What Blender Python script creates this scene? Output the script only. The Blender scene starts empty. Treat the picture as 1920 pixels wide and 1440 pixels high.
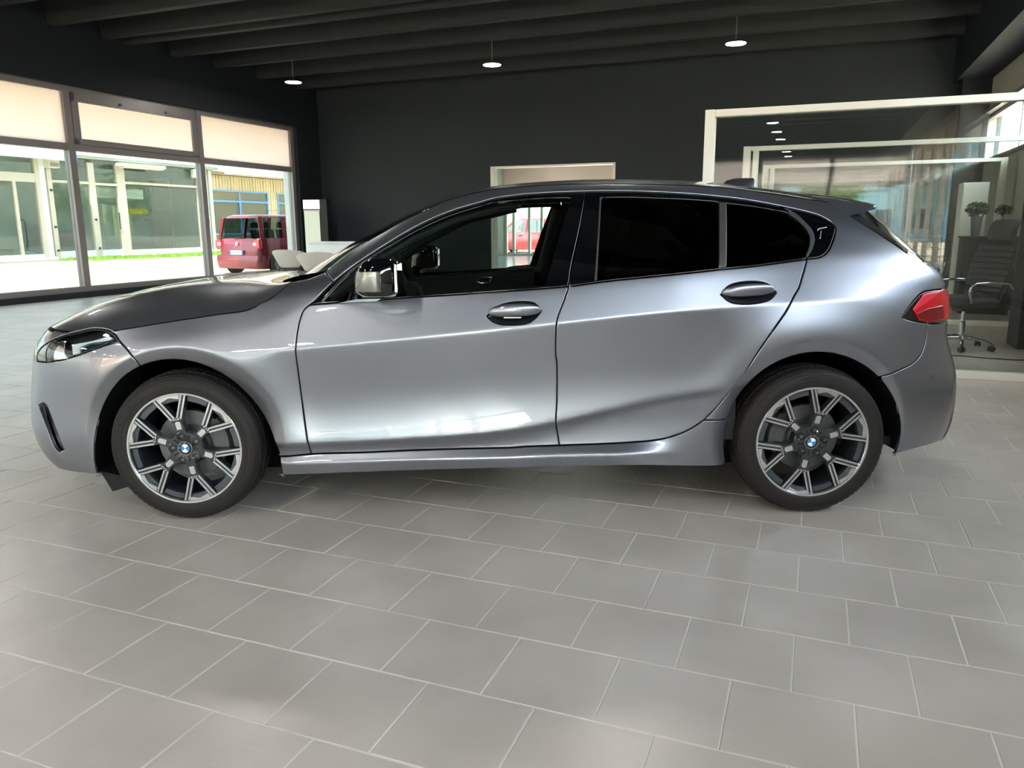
import bpy, bmesh, math, random
import numpy as np
from mathutils import Vector, Matrix, Euler
from mathutils.geometry import delaunay_2d_cdt
random.seed(7)
SC = bpy.context.scene
COL = SC.collection
PI = math.pi
# ------------------------------------------------------------------ camera
cam_d = bpy.data.cameras.new('camera'); cam = bpy.data.objects.new('camera', cam_d); COL.objects.link(cam)
cam_d.sensor_fit = 'HORIZONTAL'; cam_d.sensor_width = 36.0; cam_d.lens = 1442.0 / 1920.0 * 36.0
cam_d.clip_start = 0.05; cam_d.clip_end = 400
PIT, ROL, YAW = .20286, -.00617, .013668
_f = Vector((math.sin(YAW) * math.cos(PIT), math.cos(YAW) * math.cos(PIT), -math.sin(PIT)))
_r0 = Vector((math.cos(YAW), -math.sin(YAW), 0)); _u0 = _r0.cross(_f)
_r = _r0 * math.cos(ROL) + _u0 * math.sin(ROL); _u = _u0 * math.cos(ROL) - _r0 * math.sin(ROL)
CAMP = Vector((.00914, -4.03279, 1.23518))
cam.matrix_world = Matrix(((_r.x, _u.x, -_f.x, CAMP.x), (_r.y, _u.y, -_f.y, CAMP.y), (_r.z, _u.z, -_f.z, CAMP.z), (0, 0, 0, 1)))
SC.camera = cam
# room axes: u along the tile rows, v away from the camera; room is turned TA against the car
TA = -.38814
UX, UY, VX, VY = math.cos(TA), math.sin(TA), -math.sin(TA), math.cos(TA)
def rm(u, v, z=0.0): return Vector((u * UX + v * VX, u * UY + v * VY, z))
# ------------------------------------------------------------------ world, sun, exposure
wd = bpy.data.worlds.new('sky'); SC.world = wd; wd.use_nodes = True
nt = wd.node_tree; nt.nodes.clear()
sky = nt.nodes.new('ShaderNodeTexSky'); sky.sky_type = 'NISHITA'; sky.sun_disc = False
SUN_EL, SUN_AZ = math.radians(58), math.radians(200)
sky.sun_elevation = SUN_EL; sky.sun_rotation = SUN_AZ; sky.air_density = 1.0; sky.dust_density = 2.2; sky.ozone_density = 1.0
bg = nt.nodes.new('ShaderNodeBackground'); bg.inputs['Strength'].default_value = SKY_STRENGTH = 1.5
wo = nt.nodes.new('ShaderNodeOutputWorld'); hs_n = nt.nodes.new('ShaderNodeHueSaturation'); hs_n.inputs['Saturation'].default_value = .5; hs_n.inputs['Value'].default_value = 1.0
nt.links.new(sky.outputs[0], hs_n.inputs['Color']); tn = nt.nodes.new('ShaderNodeMixRGB'); tn.blend_type = 'MULTIPLY'; tn.inputs[0].default_value = 1; tn.inputs[2].default_value = (1.03, 1.0, .945, 1); nt.links.new(hs_n.outputs[0], tn.inputs[1]); nt.links.new(tn.outputs[0], bg.inputs[0]); nt.links.new(bg.outputs[0], wo.inputs[0])
sd = bpy.data.lights.new('sun', 'SUN'); sd.energy = 14; sd.angle = math.radians(.6); sd.color = (1.0, .95, .86)
sun = bpy.data.objects.new('sun', sd); COL.objects.link(sun)
_sd = rm(.35, -1.0, 0).normalized(); SUN_DIR = Vector((_sd.x * math.cos(SUN_EL), _sd.y * math.cos(SUN_EL), math.sin(SUN_EL)))
sun.rotation_euler = SUN_DIR.to_track_quat('Z', 'Y').to_euler(); sun.location = (0, 0, 30)
SC.view_settings.view_transform = 'Standard'; SC.view_settings.look = 'None'; SC.view_settings.gamma = 1.0
SC.view_settings.use_curve_mapping = False; SC.view_settings.exposure = 1.66
cy = SC.cycles
cy.max_bounces = 10; cy.diffuse_bounces = 4; cy.glossy_bounces = 5; cy.transmission_bounces = 6; cy.transparent_max_bounces = 28
cy.sample_clamp_indirect = 6.0; cy.caustics_reflective = False; cy.caustics_refractive = False; cy.use_denoising = True
LAMP_STRENGTH = 56.0
# ------------------------------------------------------------------ materials
MAT = {}
def srgb(c):
    if isinstance(c, str): c = [int(c[i:i + 2], 16) / 255 for i in (0, 2, 4)]
    return tuple((x / 12.92 if x <= .04045 else ((x + .055) / 1.055) ** 2.4) for x in c) + (1,)
def mat(name, col='808080', rough=.5, metal=0.0, spec=.5, coat=0.0, coat_rough=.03, emit=None, estr=0.0, bump=0.0, bscale=60, vary=0.0, vscale=6, trans=0.0):
    if name in MAT: return MAT[name]
    m = bpy.data.materials.new(name); m.use_nodes = True; n = m.node_tree; b = n.nodes['Principled BSDF']
    c = srgb(col)
    b.inputs['Base Color'].default_value = c; b.inputs['Roughness'].default_value = rough; b.inputs['Metallic'].default_value = metal
    b.inputs['Specular IOR Level'].default_value = spec; b.inputs['Coat Weight'].default_value = coat; b.inputs['Coat Roughness'].default_value = coat_rough
    if emit: b.inputs['Emission Color'].default_value = srgb(emit); b.inputs['Emission Strength'].default_value = estr
    tc = n.nodes.new('ShaderNodeTexCoord')
    if vary:
        no = n.nodes.new('ShaderNodeTexNoise'); no.inputs['Scale'].default_value = vscale; no.inputs['Detail'].default_value = 5
        n.links.new(tc.outputs['Object'], no.inputs['Vector'])
        mx = n.nodes.new('ShaderNodeMixRGB'); mx.blend_type = 'MULTIPLY'; mx.inputs[0].default_value = 1
        rp = n.nodes.new('ShaderNodeMapRange'); rp.inputs[1].default_value = .3; rp.inputs[2].default_value = .7
        rp.inputs[3].default_value = 1 - vary; rp.inputs[4].default_value = 1 + vary * .6
        n.links.new(no.outputs[0], rp.inputs[0]); mx.inputs[1].default_value = c; n.links.new(rp.outputs[0], mx.inputs[2]); n.links.new(mx.outputs[0], b.inputs['Base Color'])
    if bump:
        no2 = n.nodes.new('ShaderNodeTexNoise'); no2.inputs['Scale'].default_value = bscale; no2.inputs['Detail'].default_value = 4
        n.links.new(tc.outputs['Object'], no2.inputs['Vector'])
        bp = n.nodes.new('ShaderNodeBump'); bp.inputs['Strength'].default_value = bump; bp.inputs['Distance'].default_value = .02
        n.links.new(no2.outputs[0], bp.inputs['Height']); n.links.new(bp.outputs[0], b.inputs['Normal'])
    MAT[name] = m; return m
def glass(name, tint='d8e6e2', refl=1.0, rough=0.0, ior=1.5, dim=1.0):
    if name in MAT: return MAT[name]
    m = bpy.data.materials.new(name); m.use_nodes = True; n = m.node_tree; n.nodes.clear()
    o = n.nodes.new('ShaderNodeOutputMaterial'); t = n.nodes.new('ShaderNodeBsdfTransparent'); g = n.nodes.new('ShaderNodeBsdfGlossy')
    c = srgb(tint); t.inputs[0].default_value = (c[0] * dim, c[1] * dim, c[2] * dim, 1)
    g.inputs['Roughness'].default_value = rough; g.inputs['Color'].default_value = (1, 1, 1, 1)
    fr = n.nodes.new('ShaderNodeFresnel'); fr.inputs['IOR'].default_value = ior
    mu = n.nodes.new('ShaderNodeMath'); mu.operation = 'MULTIPLY'; mu.inputs[1].default_value = refl; mu.use_clamp = True
    ge = n.nodes.new('ShaderNodeNewGeometry')
    # same fresnel on either face of a thin sheet
    iv = n.nodes.new('ShaderNodeMath'); iv.operation = 'SUBTRACT'; iv.inputs[0].default_value = 1
    n.links.new(ge.outputs['Backfacing'], iv.inputs[1])
    ml = n.nodes.new('ShaderNodeMath'); ml.operation = 'MULTIPLY'
    n.links.new(fr.outputs[0], mu.inputs[0]); n.links.new(mu.outputs[0], ml.inputs[0]); n.links.new(iv.outputs[0], ml.inputs[1])
    mx = n.nodes.new('ShaderNodeMixShader'); n.links.new(ml.outputs[0], mx.inputs[0]); n.links.new(t.outputs[0], mx.inputs[1]); n.links.new(g.outputs[0], mx.inputs[2])
    n.links.new(mx.outputs[0], o.inputs[0]); MAT[name] = m; return m
# ------------------------------------------------------------------ mesh builder
class MB:
    def __init__(s): s.v = []; s.f = []; s.m = []; s.cur = 0
    def add(s, vs, fs):
        o = len(s.v); s.v += [tuple(p) for p in vs]; s.f += [tuple(i + o for i in f) for f in fs]; s.m += [s.cur] * len(fs); return s
    def box(s, x0, x1, y0, y1, z0, z1, b=0.0):
        if b <= 0:
            v = [(x, y, z) for z in (z0, z1) for y in (y0, y1) for x in (x0, x1)]
            return s.add(v, [(0, 2, 3, 1), (4, 5, 7, 6), (0, 1, 5, 4), (2, 6, 7, 3), (0, 4, 6, 2), (1, 3, 7, 5)])
        return s.rr([(x0 + b, x1 - b, y0 + b, y1 - b, z0, b * .5), (x0, x1, y0, y1, z0 + b, b), (x0, x1, y0, y1, z1 - b, b), (x0 + b, x1 - b, y0 + b, y1 - b, z1, b * .5)], 2)
    def obox(s, p0, p1, w, h, up=(0, 0, 1)):
        p0, p1 = Vector(p0), Vector(p1); d = (p1 - p0).normalized(); up = Vector(up)
        if abs(d.dot(up)) > .99: up = Vector((1, 0, 0))
        a = d.cross(up).normalized(); b = a.cross(d)
        v = []
        for p in (p0, p1):
            for sa, sb in ((-1, -1), (1, -1), (1, 1), (-1, 1)): v.append(p + a * sa * w / 2 + b * sb * h / 2)
        return s.add(v, [(3, 2, 1, 0), (4, 5, 6, 7), (0, 1, 5, 4), (1, 2, 6, 5), (2, 3, 7, 6), (3, 0, 4, 7)])
    def rr(s, levels, seg=3, cap=True):
        """loft of rounded rectangles: (x0,x1,y0,y1,z,r)"""
        rings = []
        for x0, x1, y0, y1, z, r in levels:
            ring = []
            r = min(r, (x1 - x0) / 2 - 1e-5, (y1 - y0) / 2 - 1e-5)
            for cx, cy_, a0 in ((x1 - r, y1 - r, 0), (x0 + r, y1 - r, PI / 2), (x0 + r, y0 + r, PI), (x1 - r, y0 + r, 1.5 * PI)):
                for k in range(seg + 1):
                    a = a0 + PI / 2 * k / seg; ring.append((cx + r * math.cos(a), cy_ + r * math.sin(a), z))
            rings.append(ring)
        return s.loft(rings, cap)
    def loft(s, rings, cap=True, closed=True):
        n = len(rings[0]); v = [p for r in rings for p in r]; f = []
        for i in range(len(rings) - 1):
            for j in range(n if closed else n - 1):
                a, b = i * n + j, i * n + (j + 1) % n
                f.append((a, b, b + n, a + n))
        if cap: f.append(tuple(range(n - 1, -1, -1))); f.append(tuple((len(rings) - 1) * n + j for j in range(n)))
        return s.add(v, f)
    def tube(s, pts, r, seg=8, cap=True, closed=False):
        pts = [Vector(p) for p in pts]; rings = []; n = len(pts)
        rs = r if isinstance(r, (list, tuple)) else [r] * n
        prev = None
        for i, p in enumerate(pts):
            if closed: d = (pts[(i + 1) % n] - pts[i - 1]).normalized()
            else: d = (pts[min(i + 1, n - 1)] - pts[max(i - 1, 0)]).normalized()
            if prev is None:
                a = d.orthogonal().normalized()
            else:
                a = (prev - d * prev.dot(d)).normalized()
            prev = a; b = d.cross(a)
            rings.append([p + (a * math.cos(2 * PI * k / seg) + b * math.sin(2 * PI * k / seg)) * rs[i] for k in range(seg)])
        if closed: rings.append(rings[0]); cap = False
        return s.loft(rings, cap)
    def lathe(s, prof, seg=48, axis='z', c=(0, 0, 0), a0=0, a1=2 * PI):
        """prof: (r,h); revolved about axis"""
        full = abs(a1 - a0 - 2 * PI) < 1e-6; n = seg if full else seg + 1
        rings = []
        for r, h in prof:
            ring = []
            for k in range(n):
                a = a0 + (a1 - a0) * k / seg; x, y = r * math.cos(a), r * math.sin(a)
                if axis == 'z': q = (x, y, h)
                elif axis == 'y': q = (x, h, y)
                else: q = (h, x, y)
                ring.append((q[0] + c[0], q[1] + c[1], q[2] + c[2]))
            rings.append(ring)
        return s.loft(rings, False, full)
    def poly(s, pts): return s.add(pts, [tuple(range(len(pts)))])
    def prism(s, poly, axis, h0, h1):
        """extrude 2D polygon along an axis"""
        def P(p, h):
            return {'x': (h, p[0], p[1]), 'y': (p[0], h, p[1]), 'z': (p[0], p[1], h)}[axis]
        n = len(poly); v = [P(p, h0) for p in poly] + [P(p, h1) for p in poly]
        return s.add(v, [tuple(range(n - 1, -1, -1)), tuple(range(n, 2 * n))] + [(i, (i + 1) % n, (i + 1) % n + n, i + n) for i in range(n)])
    def xf(s, M): s.v = [tuple(M @ Vector(p)) for p in s.v]; return s
    def mesh(s, name, smooth=None):
        me = bpy.data.meshes.new(name); me.from_pydata(s.v, [], s.f)
        me.validate(clean_customdata=False)
        bm = bmesh.new(); bm.from_mesh(me); bmesh.ops.recalc_face_normals(bm, faces=bm.faces)
        if smooth is not None:
            for f in bm.faces: f.smooth = True
            for e in bm.edges:
                if len(e.link_faces) != 2 or e.calc_face_angle(0) > smooth: e.smooth = False
        bm.to_mesh(me); bm.free()
        return me
    def build(s, name, material, parent=None, base=None, smooth=None, room=True, rotz=0.0):
        me = s.mesh(name, smooth); me.materials.append(material)
        return place(bpy.data.objects.new(name, me), parent, base, room, rotz)
def place(o, parent=None, base=None, room=True, rotz=0.0):
    COL.objects.link(o)
    if parent is not None:
        o.parent = parent
        if base is not None: o.location = base
        if rotz: o.rotation_euler.z = rotz
    else:
        if room:
            b = base or (0, 0, 0); o.location = rm(*b); o.rotation_euler.z = TA + rotz
        else:
            o.location = base or (0, 0, 0); o.rotation_euler.z = rotz
    return o
def thing(name, label, cat, base=(0, 0, 0), rotz=0.0, group=None, room=True):
    o = place(bpy.data.objects.new(name, None), None, base, room, rotz); o.empty_display_size = .1
    return tag(o, label, cat, group)
def tag(o, label=None, cat=None, group=None, kind=None):
    if label: o['label'] = label
    if cat: o['category'] = cat
    if group: o['group'] = group
    if kind: o['kind'] = kind
    return o
def struct(o, label=None, cat=None): return tag(o, label, cat, kind='structure')
def copy_tree(o, parent=None):
    c = o.copy(); COL.objects.link(c); c.parent = parent
    for ch in list(o.children): copy_tree(ch, c)
    return c
def text_mesh(body, size, material, name, parent, M, extrude=.001, width=None):
    cu = bpy.data.curves.new('lettering', 'FONT'); cu.body = body; cu.size = size; cu.extrude = extrude; cu.align_x = 'CENTER'; cu.align_y = 'CENTER'; cu.resolution_u = 3
    to = bpy.data.objects.new('lettering', cu); COL.objects.link(to)
    dg = bpy.context.evaluated_depsgraph_get(); me = bpy.data.meshes.new_from_object(to.evaluated_get(dg))
    bpy.data.objects.remove(to); bpy.data.curves.remove(cu)
    if width:
        xs = [v.co.x for v in me.vertices]; k = width / (max(xs) - min(xs)); me.transform(Matrix.Diagonal((k, 1, 1, 1)))
    me.transform(M); me.materials.clear(); me.materials.append(material)
    o = bpy.data.objects.new(name, me); COL.objects.link(o); o.parent = parent; return o
# ================================================================== ROOM
UL, UR, VB, VF, ZCE = -10.85, 4.35, 14.05, -21.0, 5.10
m_dark = mat('charcoal_paint', '2c3237', .62, vary=.06, vscale=.7, bump=.02, bscale=25, spec=.3)
m_navy = mat('dark_slate_paint', '20262c', .6, vary=.05, vscale=.8, spec=.3)
m_ceil = mat('ceiling_paint', '303335', .6, vary=.08, vscale=2, spec=.25)
m_beige = mat('beige_plaster', 'bdb3a6', .7, vary=.03)
m_offwhite = mat('greige_plaster', 'b3b0a6', .7, vary=.03)
m_alu = mat('grey_aluminium_frame', '8f8a8c', .38, .35)
m_white_frame = mat('cream_white_frame', 'f0ece2', .35)
m_black_base = mat('black_base', '15181b', .4)
m_pane = glass('dimmed_window_glass', 'dde5e3', .6, dim=.46); m_clear = glass('clear_window_glass', 'f4f8f6', 1.0)  # left panes darkened to hold down the yard's brightness, others stay clear
m_ppane = glass('partition_glass', 'f4f7f5', 1.35)
def film(nm, k):
    m = bpy.data.materials.new(nm); m.use_nodes = True; n = m.node_tree; n.nodes.clear()
    o = n.nodes.new('ShaderNodeOutputMaterial'); t = n.nodes.new('ShaderNodeBsdfTranslucent'); d = n.nodes.new('ShaderNodeBsdfDiffuse'); mx = n.nodes.new('ShaderNodeMixShader')
    t.inputs[0].default_value = tuple(c * k for c in srgb('e6e2de')[:3]) + (1,); d.inputs[0].default_value = tuple(c * k for c in srgb('cfc9c2')[:3]) + (1,); mx.inputs[0].default_value = .35
    n.links.new(t.outputs[0], mx.inputs[1]); n.links.new(d.outputs[0], mx.inputs[2]); n.links.new(mx.outputs[0], o.inputs[0]); return m
m_film = film('frosted_beige_film', .62); m_film2 = film('pale_beige_film', .8)
# ---- floor base (tiles come last)
fl = MB().box(UL - .1, UR + .1, VF - .1, 27.2, -.25, -.0018).build('floor', mat('grout', 'dedad2', .7, bump=.1, bscale=200))
struct(fl, 'grey stoneware tile floor of the showroom', 'floor')
# ---- back wall with glazed opening
o = MB().box(UL - .15, -5.97, VB, VB + .2, 0, ZCE).box(-2.89, UR + .3, VB, VB + .2, 0, ZCE).box(-5.97, -2.89, VB, VB + .2, 2.635, ZCE).build('wall_back', m_dark)
struct(o, 'charcoal painted back wall of the showroom', 'wall')
op = struct(MB().box(-2.95, -2.885, VB - .012, VB + .22, 0, 2.635).box(-5.975, -5.90, VB - .012, VB + .22, 0, 2.635).box(-5.975, -2.885, VB - .012, VB + .22, 2.60, 2.64).build('trim_1', m_white_frame), 'pale frame lining the opening in the back wall', 'trim')
# ---- left wall: dark lintel, dark plinth, corner
o = MB().box(UL - .25, UL, VF, VB, 3.70, ZCE).box(UL - .25, UL, 13.10, VB, 0, 3.70).box(UL - .25, UL, VF, 13.1, -.1, .07).box(UL - .02, UL + .01, VF, 13.05, 0, .105).build('wall_left', m_navy)
struct(o, 'dark slate wall above the window front', 'wall')
o = MB().box(UL - .25, UL, VB + .2, 27.2, 0, 4.4).build('wall_side', mat('sage_plaster', '8f968f', .7)); struct(o, 'sage grey side wall of the rear room', 'wall')
MUL = [6.70 + 3.17 * k for k in range(-8, 3)]          # mullion positions
def storefront(name, along, c, marks, z0, zt0, zt1, z1, frame, dirv, film_top=True, wm=.13, zb=.12, pane=None):
    """window front; along='v' -> plane u=c ; along='u' -> plane v=c"""
    root = place(bpy.data.objects.new(name, None)); struct(root)
    def bx(a0, a1, z0_, z1_, d0, d1, nm, m):
        mb = MB()
        if along == 'v': mb.box(c + min(d0 * dirv, d1 * dirv), c + max(d0 * dirv, d1 * dirv), a0, a1, z0_, z1_)
        else: mb.box(a0, a1, c + min(d0 * dirv, d1 * dirv), c + max(d0 * dirv, d1 * dirv), z0_, z1_)
        mb.build(nm, m, root)
    a, b = marks[0], marks[-1]
    bx(a - wm / 2, b + wm / 2, z1 - .10, z1, 0, .12, 'head_rail', frame); bx(a - wm / 2, b + wm / 2, zt0, zt1, .0, .12, 'transom_rail', frame); bx(a - wm / 2, b + wm / 2, z0, z0 + zb, 0, .12, 'bottom_rail', frame)
    for k, mk in enumerate(marks):
        bx(mk - wm / 2, mk + wm / 2, z0, z1, -.015, .125, 'mullion', frame)
    for k in range(len(marks) - 1):
        m0, m1 = marks[k] + wm / 2, marks[k + 1] - wm / 2
        bx(m0, m1, z0 + zb, zt0, .05, .062, 'pane', pane or m_pane)
        bx(m0, m1, zt1, z1 - .10, .05, .062, 'pane', (m_film2 if pane else m_film) if film_top else (pane or m_pane))
    return root
w = storefront('window_1', 'v', UL - .12, MUL, .07, 2.60, 2.72, 3.70, m_alu, -1); w['label'] = 'grey aluminium window front with frosted beige top lights'; w['category'] = 'window'
# heavier opening-light frame in the middle bay
fr = MB()
for v0, v1 in ((6.78, 9.79),):
    for a in ((v0, v1, 3.45, 3.60), (v0, v1, 2.72, 2.82)): fr.box(UL - .14, UL - .10, a[0], a[1], a[2], a[3])
    for a in ((v0, v0 + .14), (v1 - .14, v1)): fr.box(UL - .14, UL - .10, a[0], a[1], 2.72, 3.60)
fr.build('opening_frame', m_alu, w)
for vv in (7.85, 8.95): MB().lathe([(.0, .0), (.022, .0), (.022, .03), (0, .03)], 12, 'x', (UL - .10, vv, 3.52)).build('frame_bolt', mat('bolt_grey', '6d6a70', .4, .6), w)
# ---- right wall
MR = [-20.4 + 2.4 * k for k in range(0, 5)]
o = MB().box(UR, UR + .25, VF, -10.75, 3.70, ZCE).box(UR, UR + .25, -10.75, VB, 0, 2.38).box(UR, UR + .25, -10.75, VB, 3.27, ZCE).box(UR, UR + .25, -10.75, -10.5, 0, ZCE).build('wall_right', m_offwhite)
struct(o, 'greige plastered right wall of the offices', 'wall')
w2 = storefront('window_2', 'v', UR + .06, MR, .0, 2.60, 2.72, 3.70, m_white_frame, 1, True, .11, pane=m_clear); w2['label'] = 'cream framed window front on the right of the showroom'; w2['category'] = 'window'
w3 = storefront('window_3', 'v', UR + .06, [-10.4, -7.9, -5.2, -2.5, .2, 2.9, 5.6, 8.35, 11.1, 13.92], 2.38, 2.385, 2.39, 3.27, m_alu, 1, False, .06, .004, pane=m_clear); w3['label'] = 'clerestory window strip high in the office wall'; w3['category'] = 'window'
struct(MB().box(UR - .05, UR + .06, -10.5, VB, 2.34, 2.39).box(UR - .06, UR + .05, -10.5, VB, 3.24, 3.30).build('trim_2', m_alu), 'grey sill and head of the clerestory', 'trim')
struct(MB().box(UR - .02, UR, -10.75, VB, 0, .12).build('baseboard_right', m_black_base), 'black skirting along the office wall', 'skirting')
# ---- front wall far behind the camera
o = MB().box(UL - .25, UR + .25, VF - .25, VF, 3.70, ZCE).build('wall_front', m_dark); struct(o, 'charcoal lintel of the front wall', 'wall')
w4 = storefront('window_4', 'u', VF - .1, [-10.8 + 2.525 * k for k in range(7)], 0, 2.60, 2.72, 3.70, m_alu, -1, True, pane=m_clear); w4['label'] = 'grey window front across the far front wall'; w4['category'] = 'window'
# ---- ceiling with concrete ribs
ce = MB().box(UL - .25, UR + .25, VF, VB + .1, ZCE, ZCE + .2).build('ceiling', m_ceil); struct(ce, 'dark painted ribbed concrete ceiling', 'ceiling')
ribs = [13.30, 11.79, 10.40, 9.19, 8.04, 7.56, 6.49, 5.30] + [5.30 - 1.22 * k for k in range(1, 21)]
for v in ribs:
    MB().prism([(v - .07, 4.62), (v + .07, 4.62), (v + .14, ZCE), (v - .14, ZCE)], 'x', UL, 3.75).build('rib', m_ceil, ce)
# dark box beam along the right side
bm_ = MB().box(3.75, UR, VF, VB, 3.87, ZCE).build('trim_3', m_navy); struct(bm_, 'dark box beam along the right side of the ceiling', 'beam')
struct(MB().box(3.86, UR, 13.6, VB, 0, 3.87).build('wall_pier', m_navy), 'dark pier under the box beam at the back wall', 'wall')
# ---- room behind the opening
o = MB().box(UL, -1.0, 27.0, 27.2, 2.75, 4.4).box(-3.2, -1.0, 27.0, 27.2, 0, 2.75).build('wall_far', mat('warm_beige', 'c6b4a2', .7)); struct(o, 'beige end wall of the room behind the opening', 'wall')
struct(MB().box(-1.2, -1.0, VB + .2, 27.2, 0, 4.4).build('wall_inner', m_beige), 'inner partition wall of the rear room', 'wall')
struct(MB().box(UL - .25, -1.0, VB + .2, 27.2, 4.3, 4.4).build('ceiling_rear', m_beige), 'pale ceiling of the rear room', 'ceiling')
struct(MB().box(UL, -1.2, VB + .2, 27.0, -.0018, 0.001).build('floor_rear', mat('pale_floor', 'b9c2c6', .18)), 'pale glossy floor of the rear room', 'floor')
w5 = storefront('window_5', 'u', 27.05, [-10.8, -10.45, -9.75, -9.2, -8.3, -6.6, -4.9, -3.2], 0, 2.6, 2.7, 2.75, m_white_frame, 1, False, .10, .1, pane=m_clear); w5['label'] = 'white framed glazing at the end of the rear room'; w5['category'] = 'window'
# ---- pendant lamps
m_chain = mat('chain_steel', '9a9890', .35, .8); m_shade = mat('lamp_shade', '3a3a38', .5, .3); m_glow = mat('lamp_glow', 'ffffff', .5, emit='fffaf2', estr=LAMP_STRENGTH)
def pendant(u, v, top, label):
    t = thing('pendant_lamp', label, 'lamp', (u, v, 4.19), group='round pendant lamps under the ribbed ceiling')
    MB().lathe([(.02, .055), (.05, .05), (.12, .028), (.172, .008), (.175, 0), (.166, -.002)], 32).build('shade', m_shade, t, smooth=.6)
    MB().lathe([(.0, -.001), (.162, -.001), (.162, -.006), (0, -.006)], 32).build('light_disc', m_glow, t)
    ch = MB(); z = .06; k = 0
    while z < top - 4.19:
        pts = [(0.009 * math.cos(a), 0, z + .018 + .018 * math.sin(a)) if k % 2 else (0, .009 * math.cos(a), z + .018 + .018 * math.sin(a)) for a in [2 * PI * i / 8 for i in range(8)]]
        ch.tube(pts, .0032, 5, closed=True); z += .029; k += 1
    ch.build('chain', m_chain, t)
    MB().lathe([(0, .04), (.022, .04), (.022, .075), (0, .075)], 12).build('cap', m_shade, t)
for u, lb in ((-8.87, 'round pendant lamp nearest the window front'), (-4.38, 'round pendant lamp above the middle of the back wall'), (.03, 'round pendant lamp nearest the glass offices')): pendant(u, 10.40, 4.62, lb)
for k, v in enumerate((2.86, -5.07, -7.51, -9.95, -12.39, -14.83, -17.27, -19.71)):  # unseen rows, extra ones added so each lamp can be weaker
    for u, w_ in ((-8.87, 'nearest the left windows'), (-4.38, 'in the middle of the room'), (.03, 'nearest the right wall')):
        pendant(u, v, 4.62, 'unseen round pendant lamp in the %s row from the car, %s' % (('first', 'second', 'third', 'fourth', 'fifth', 'sixth', 'seventh', 'eighth')[k], w_))
for u, v in ((-8.5, 17.0), (-4.5, 17.0), (-8.5, 21.0), (-4.5, 21.0), (-8.5, 25.0), (-4.5, 25.0)): pendant(u, v, 4.3, 'added unseen pendant lamp brightening the %s of the room behind the opening, %s side' % ({17.0: 'near part', 21.0: 'middle', 25.0: 'far part'}[v], 'left' if u < -6 else 'right'))  # lamps added to brighten the rear room, none known there
# ================================================================== OUTSIDE
m_yard = mat('pale_yard_paving', 'b9ad92', .9, vary=.08, vscale=.35, bump=.15, bscale=30)
gr = MB().box(-90, 90, -90, 90, -.6, -.03).build('ground', m_yard); struct(gr, 'pale sunlit yard around the showroom', 'ground')
m_soffit = mat('porch_soffit', 'd8cdb8', .7); m_colw = mat('white_column_paint', 'e8eef0', .5)
o = MB().box(UL - 1.5, UL - .25, VF - 1, 29, 3.78, 4.05).build('trim_4', m_soffit); struct(o, 'porch canopy outside the window front', 'canopy')
o = MB().box(UR + .25, UR + 1.5, VF - 1, -10, 3.78, 4.05).build('trim_5', m_soffit); struct(o, 'unseen canopy keeping sun off the right window front', 'canopy')  # out of view, put there to keep sun out of the right windows
pc = thing('porch_column', 'white square porch column outside the left window front', 'column', (-11.60, 13.88, -.03))
MB().box(-.16, .16, -.24, .24, 0, 3.82, .012).build('shaft', m_colw, pc); MB().box(-.19, .19, -.27, .27, 0, .12).build('plinth', m_colw, pc)
# grass strip
gs = MB(); rg = random.Random(3)
for k in range(5200):
    u = -24.6 - 2.5 * rg.random(); v = 18.9 + 12 * rg.random()
    if u > -24.6 - (v - 18.9) * .8: u = -26.9 + rg.random() * min(2.2, (v - 18.9) * .5)
    h = .05 + .07 * rg.random(); a = rg.random() * PI; dx, dy = .03 * math.cos(a), .03 * math.sin(a); lx, ly = (rg.random() - .5) * .05, (rg.random() - .5) * .05
    gs.add([(u - dx, v - dy, -.02), (u + dx, v + dy, -.02), (u + lx, v + ly, h)], [(0, 1, 2)])
gs.add([(-27.0, 18.6, -.024), (-24.7, 20.5, -.024), (-24.6, 31, -.024), (-27.0, 31, -.024)], [(0, 1, 2, 3)])
g_o = gs.build('grass_strip', mat('lawn_green', '8fae4e', .8, vary=.2, vscale=3)); tag(g_o, 'strip of sunlit lawn before the shop across the yard', 'grass', kind='stuff')
# ---- shop across the yard
m_sw = mat('shop_white', 'e6e4dc', .5); m_sb = mat('shop_beige_frame', 'd8cdc0', .5); m_sin = mat('shop_interior', 'cfdad3', .8, vary=.15, vscale=.8); m_blue = mat('fascia_blue', '3d7fd0', .4); m_skyw = mat('fascia_white', 'eef6fa', .4); m_blk = mat('satin_black', '141516', .45)
m_shopg = glass('shop_glass', 'eef2f0', 1.8)
sh = thing('shop_building', 'low glazed shop with white fascia across the yard', 'building', (-27.3, 0, 0))
MB().box(-4.2, -4.0, 6, 28.2, 0, 4.4).build('back_wall', m_sin, sh); MB().box(-4.2, -.1, 6, 28.2, -.02, .05).build('shop_floor', mat('shop_floor', 'b6bcb8', .4), sh)
MB().box(-4.2, .9, 5.8, 19.75, 4.05, 4.2).build('canopy_slab', m_skyw, sh); MB().box(-4.2, .3, 19.7, 28.4, 4.08, 4.2).build('roof_slab', mat('shop_soffit', 'a8aca6', .7), sh)
MB().box(.86, .92, 5.8, 19.3, 3.86, 4.24).build('fascia', m_skyw, sh); MB().box(.86, .925, 19.3, 19.75, 3.86, 4.24).build('fascia_end', m_blue, sh)
MB().box(.26, .32, 19.75, 28.4, 4.20, 4.40).build('fascia', m_skyw, sh)
MB().box(-.25, .05, 6, 28.0, -.02, .14).build('step', m_skyw, sh); MB().box(-4.2, 0, 28.0, 28.2, 0, 4.2).build('end_wall', m_sw, sh)
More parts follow.
